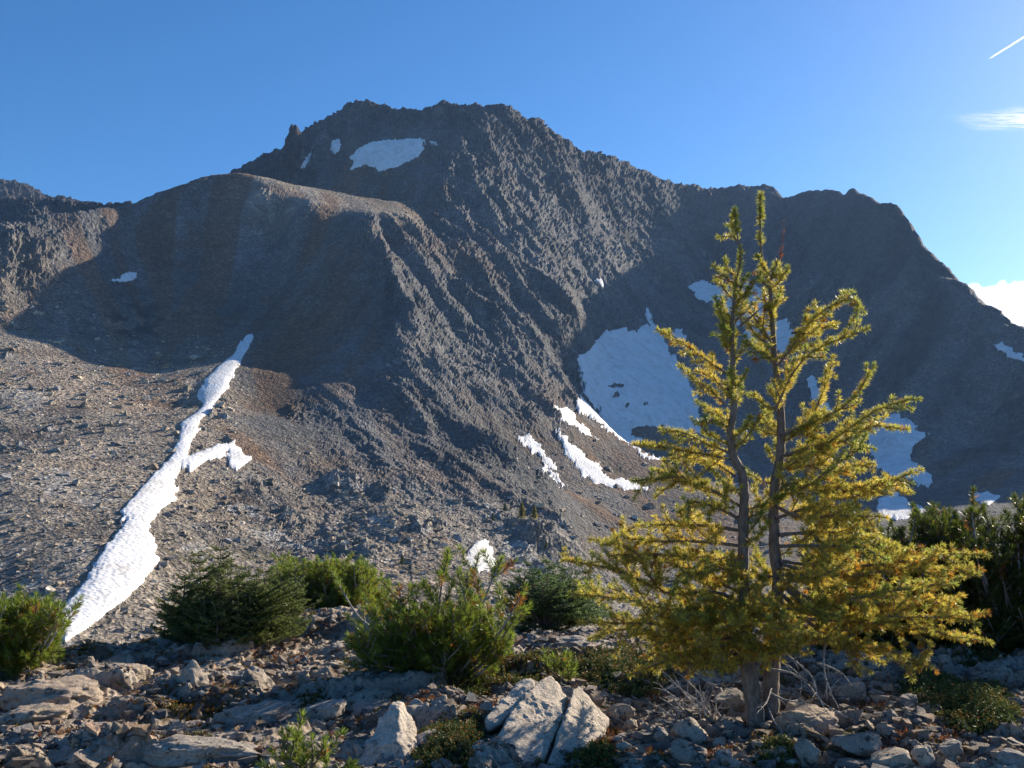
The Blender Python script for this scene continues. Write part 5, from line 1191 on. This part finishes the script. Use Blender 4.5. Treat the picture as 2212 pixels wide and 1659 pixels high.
for k, (u, v, h, lab) in enumerate(((1185,1235,50,'small dark conifer uppermost on the rib edge'),(1275,1312,95,'tallest of the small conifers on the rib'),(1342,1325,85,'yellow green small larch rightmost on the rib'),(1290,1265,40,'short conifer above the tallest of the small conifers on the rib'),(1115,1285,42,'lone small conifer left on the grey crag of the rib'),(1212,1225,30,'tiny conifer beside the uppermost one on the rib'),(350,1272,34,'tiny tree on the broken slope above the middle pine thicket'),(625,1500,60,'thin small tree on the slope just above the dry twigs'),(1405,1440,50,'bushy small tree low on the rib, left of the larch'))):
    far_tree(619.4+.4*u, 619.4+.4*v, h*.42, lab, 130+k, np.array([.20, .17, .03]) if k in (2, 1) else np.array([.07, .09, .03]))

# low dry tufts wherever there is soil between the rocks
def dry_tufts(n=5200):
    g = np.random.default_rng(150); m = n*14
    Y = F*EYE/g.uniform(1325-HY, 1690-HY, m); x = (g.uniform(-60, 2270, m)-CX)/F*Y; P = np.stack([x, Y, x*0], -1); k0 = knoll(x, Y)
    so = np.maximum(sstep(.02, .3, fbm(P, .9, 4, .55, 23.)), sstep(.12, .3, fbm(P, .6, 4, .6, 53.)))*sstep(-.2, .25, fbm(P, .35, 3, .6, 63.))
    ok = np.where((so > .45) & (k0 > -.3))[0][:n]; x, Y, P, k0 = x[ok], Y[ok], P[ok], k0[ok]; zz, _ = ground_detail(x, Y); q = len(x)
    B = np.stack([x, Y, k0+zz-.004], -1); t = fbm(P, .4, 3, .6, 5.)+.25*g.normal(size=q)
    c = np.where((t > .22)[:, None], np.array([.085, .10, .025]), np.where((t > -.12)[:, None], np.array([.21, .13, .04]), np.array([.24, .095, .035])))
    nl = Acc(); needles(nl, B, np.repeat(np.array([[0, 0, 1.0]]), q, 0)+g.normal(0, .25, (q, 3)), 9, .034, 10, 65, .0045, c, g, .3)
    o = nl.build('dry_tufts', MAT_HEATH, None, False); tag(o, 'rusty and olive dwarf plants in the soil pockets between rocks', 'ground cover', kind='stuff')
dry_tufts()
# ---------------------------------------------------------------- clouds and the contrail, far out in the air
S.cycles.volume_bounces = 2
def contrail():
    m, nt = new_mat('ice_trail'); v = nd(nt, 'ShaderNodeVolumePrincipled'); v.inputs['Color'].default_value = (1, 1, 1, 1); v.inputs['Density'].default_value = .09; v.inputs['Anisotropy'].default_value = .5
    o = nd(nt, 'ShaderNodeOutputMaterial'); nt.links.new(v.outputs[0], o.inputs['Volume'])
    a = Acc(); p0, p1 = unproj(2135, 128, 5000.0), unproj(2330, 6, 5000.0); n = 40
    P = p0+(p1-p0)*np.linspace(0, 1, n)[:, None]+np.random.default_rng(4).normal(0, .6, (n, 3))
    tube(a, P, np.concatenate([[.6, 2.5, 4], np.linspace(4.3, 6.5, n-3)]), 8)
    o = a.build('contrail', m, None, True); tag(o, 'thin white contrail slanting up to the right edge of the sky', 'contrail')
contrail()
def cirrus():
    m, nt = new_mat('cirrus_ice'); L = nt.links.new
    at = nd(nt, 'ShaderNodeAttribute', attribute_name='dens')
    d = nd(nt, 'ShaderNodeBsdfTranslucent'); d.inputs[0].default_value = (1, 1, 1, 1); d2 = nd(nt, 'ShaderNodeBsdfDiffuse'); d2.inputs[0].default_value = (1, 1, 1, 1)
    ad = nd(nt, 'ShaderNodeAddShader'); L(d.outputs[0], ad.inputs[0]); L(d2.outputs[0], ad.inputs[1])
    tr = nd(nt, 'ShaderNodeBsdfTransparent'); mx_ = nd(nt, 'ShaderNodeMixShader'); L(at.outputs['Fac'], mx_.inputs[0]); L(tr.outputs[0], mx_.inputs[1]); L(ad.outputs[0], mx_.inputs[2])
    o = nd(nt, 'ShaderNodeOutputMaterial'); L(mx_.outputs[0], o.inputs[0])
    # a thin level sheet of ice cloud: u along the streaks, w across, sagging a little
    c = unproj(2190, 256, 15000.0); n, k = 220, 120
    u, w = np.meshgrid(np.linspace(-1400, 2600, n), np.linspace(-700, 700, k), indexing='ij')
    x = c[0]+u*.97-w*.1; y = c[1]+u*.05+w; z = c[2]+25*np.sin(u/500)+12*np.sin(w/160)+u*-.035
    P = np.stack([u/5.5, w*1.1, u*0], -1); ex = sstep(-1250, -200, u)
    sh = np.exp(-(w/(120+330*ex))**2*1.6)
    f = np.clip(fbm(P, 120, 5, .6, 3.)*1.1+.55, 0, 1)
    dn = np.clip(sh*ex*(.25+1.1*f)*(.5+.7*sstep(-500, 500, u)), 0, 1)*sstep(0, .15, sh)
    i = np.arange(n*k).reshape(n, k); q = np.stack([i[:-1, :-1], i[1:, :-1], i[1:, 1:], i[:-1, 1:]], -1).reshape(-1, 4)
    o = mesh_np('cloud', np.stack([x, y, z], -1).reshape(-1, 3), q, m, None, True, None, {'dens': dn.ravel()})
    tag(o, 'streaky white wisp of high cloud at the right edge of the sky', 'cloud')
cirrus()
def cumulus(blobs, label, seed):
    m = bpy.data.materials.get('cloud_vapour')
    if m is None:
        m, nt = new_mat('cloud_vapour'); v = nd(nt, 'ShaderNodeVolumePrincipled'); v.inputs['Color'].default_value = (1, 1, 1, 1)
        v.inputs['Density'].default_value = .0018; v.inputs['Anisotropy'].default_value = .55
        o = nd(nt, 'ShaderNodeOutputMaterial'); nt.links.new(v.outputs[0], o.inputs['Volume'])
    g = np.random.default_rng(seed); a = Acc(); v0, f0 = ico(4)
    for (px, py, r) in blobs:
        c = unproj(px, py, 22000.0); rr = r/F*22000
        v = v0*(1+.75*fbm(v0+c/900, .8, 5, .65, 1.))[:, None]*np.array([1.15, 1.0, .8])*rr + c
        a.add(v, f0)
    o = a.build('cloud', m, None, True); tag(o, label, 'cloud')
cumulus([(2092,668,34),(2118,640,30),(2150,655,46),(2120,690,60),(2185,680,55),(2210,650,36)], 'bright white cloud bank showing just above the right end of the ridge', 1)
cumulus([(2192,618,13),(2206,622,15),(2222,616,16)], 'small white puff of cloud above the ridge near the right edge', 2)
cumulus([(2235,690,30)], 'low blue white cloud cut by the right edge above the ridge', 3)

def haze():
    m, nt = new_mat('mountain_air'); v = nd(nt, 'ShaderNodeVolumePrincipled'); v.inputs['Color'].default_value = (.36, .6, 1, 1)
    v.inputs['Density'].default_value = .00006; v.inputs['Anisotropy'].default_value = .2
    o = nd(nt, 'ShaderNodeOutputMaterial'); nt.links.new(v.outputs[0], o.inputs['Volume'])
    x0, x1, y0, y1, z0, z1 = -2600, 2700, -60, 2400, -140, 640
    V = np.array([[x, y, z] for z in (z0, z1) for x, y in ((x0, y0), (x1, y0), (x1, y1), (x0, y1))], float)
    f = np.array([[0, 3, 2, 1], [4, 5, 6, 7], [0, 1, 5, 4], [1, 2, 6, 5], [2, 3, 7, 6], [3, 0, 4, 7]])
    o = mesh_np('haze', V, f, m, None, False); tag(o, kind='stuff')
haze()
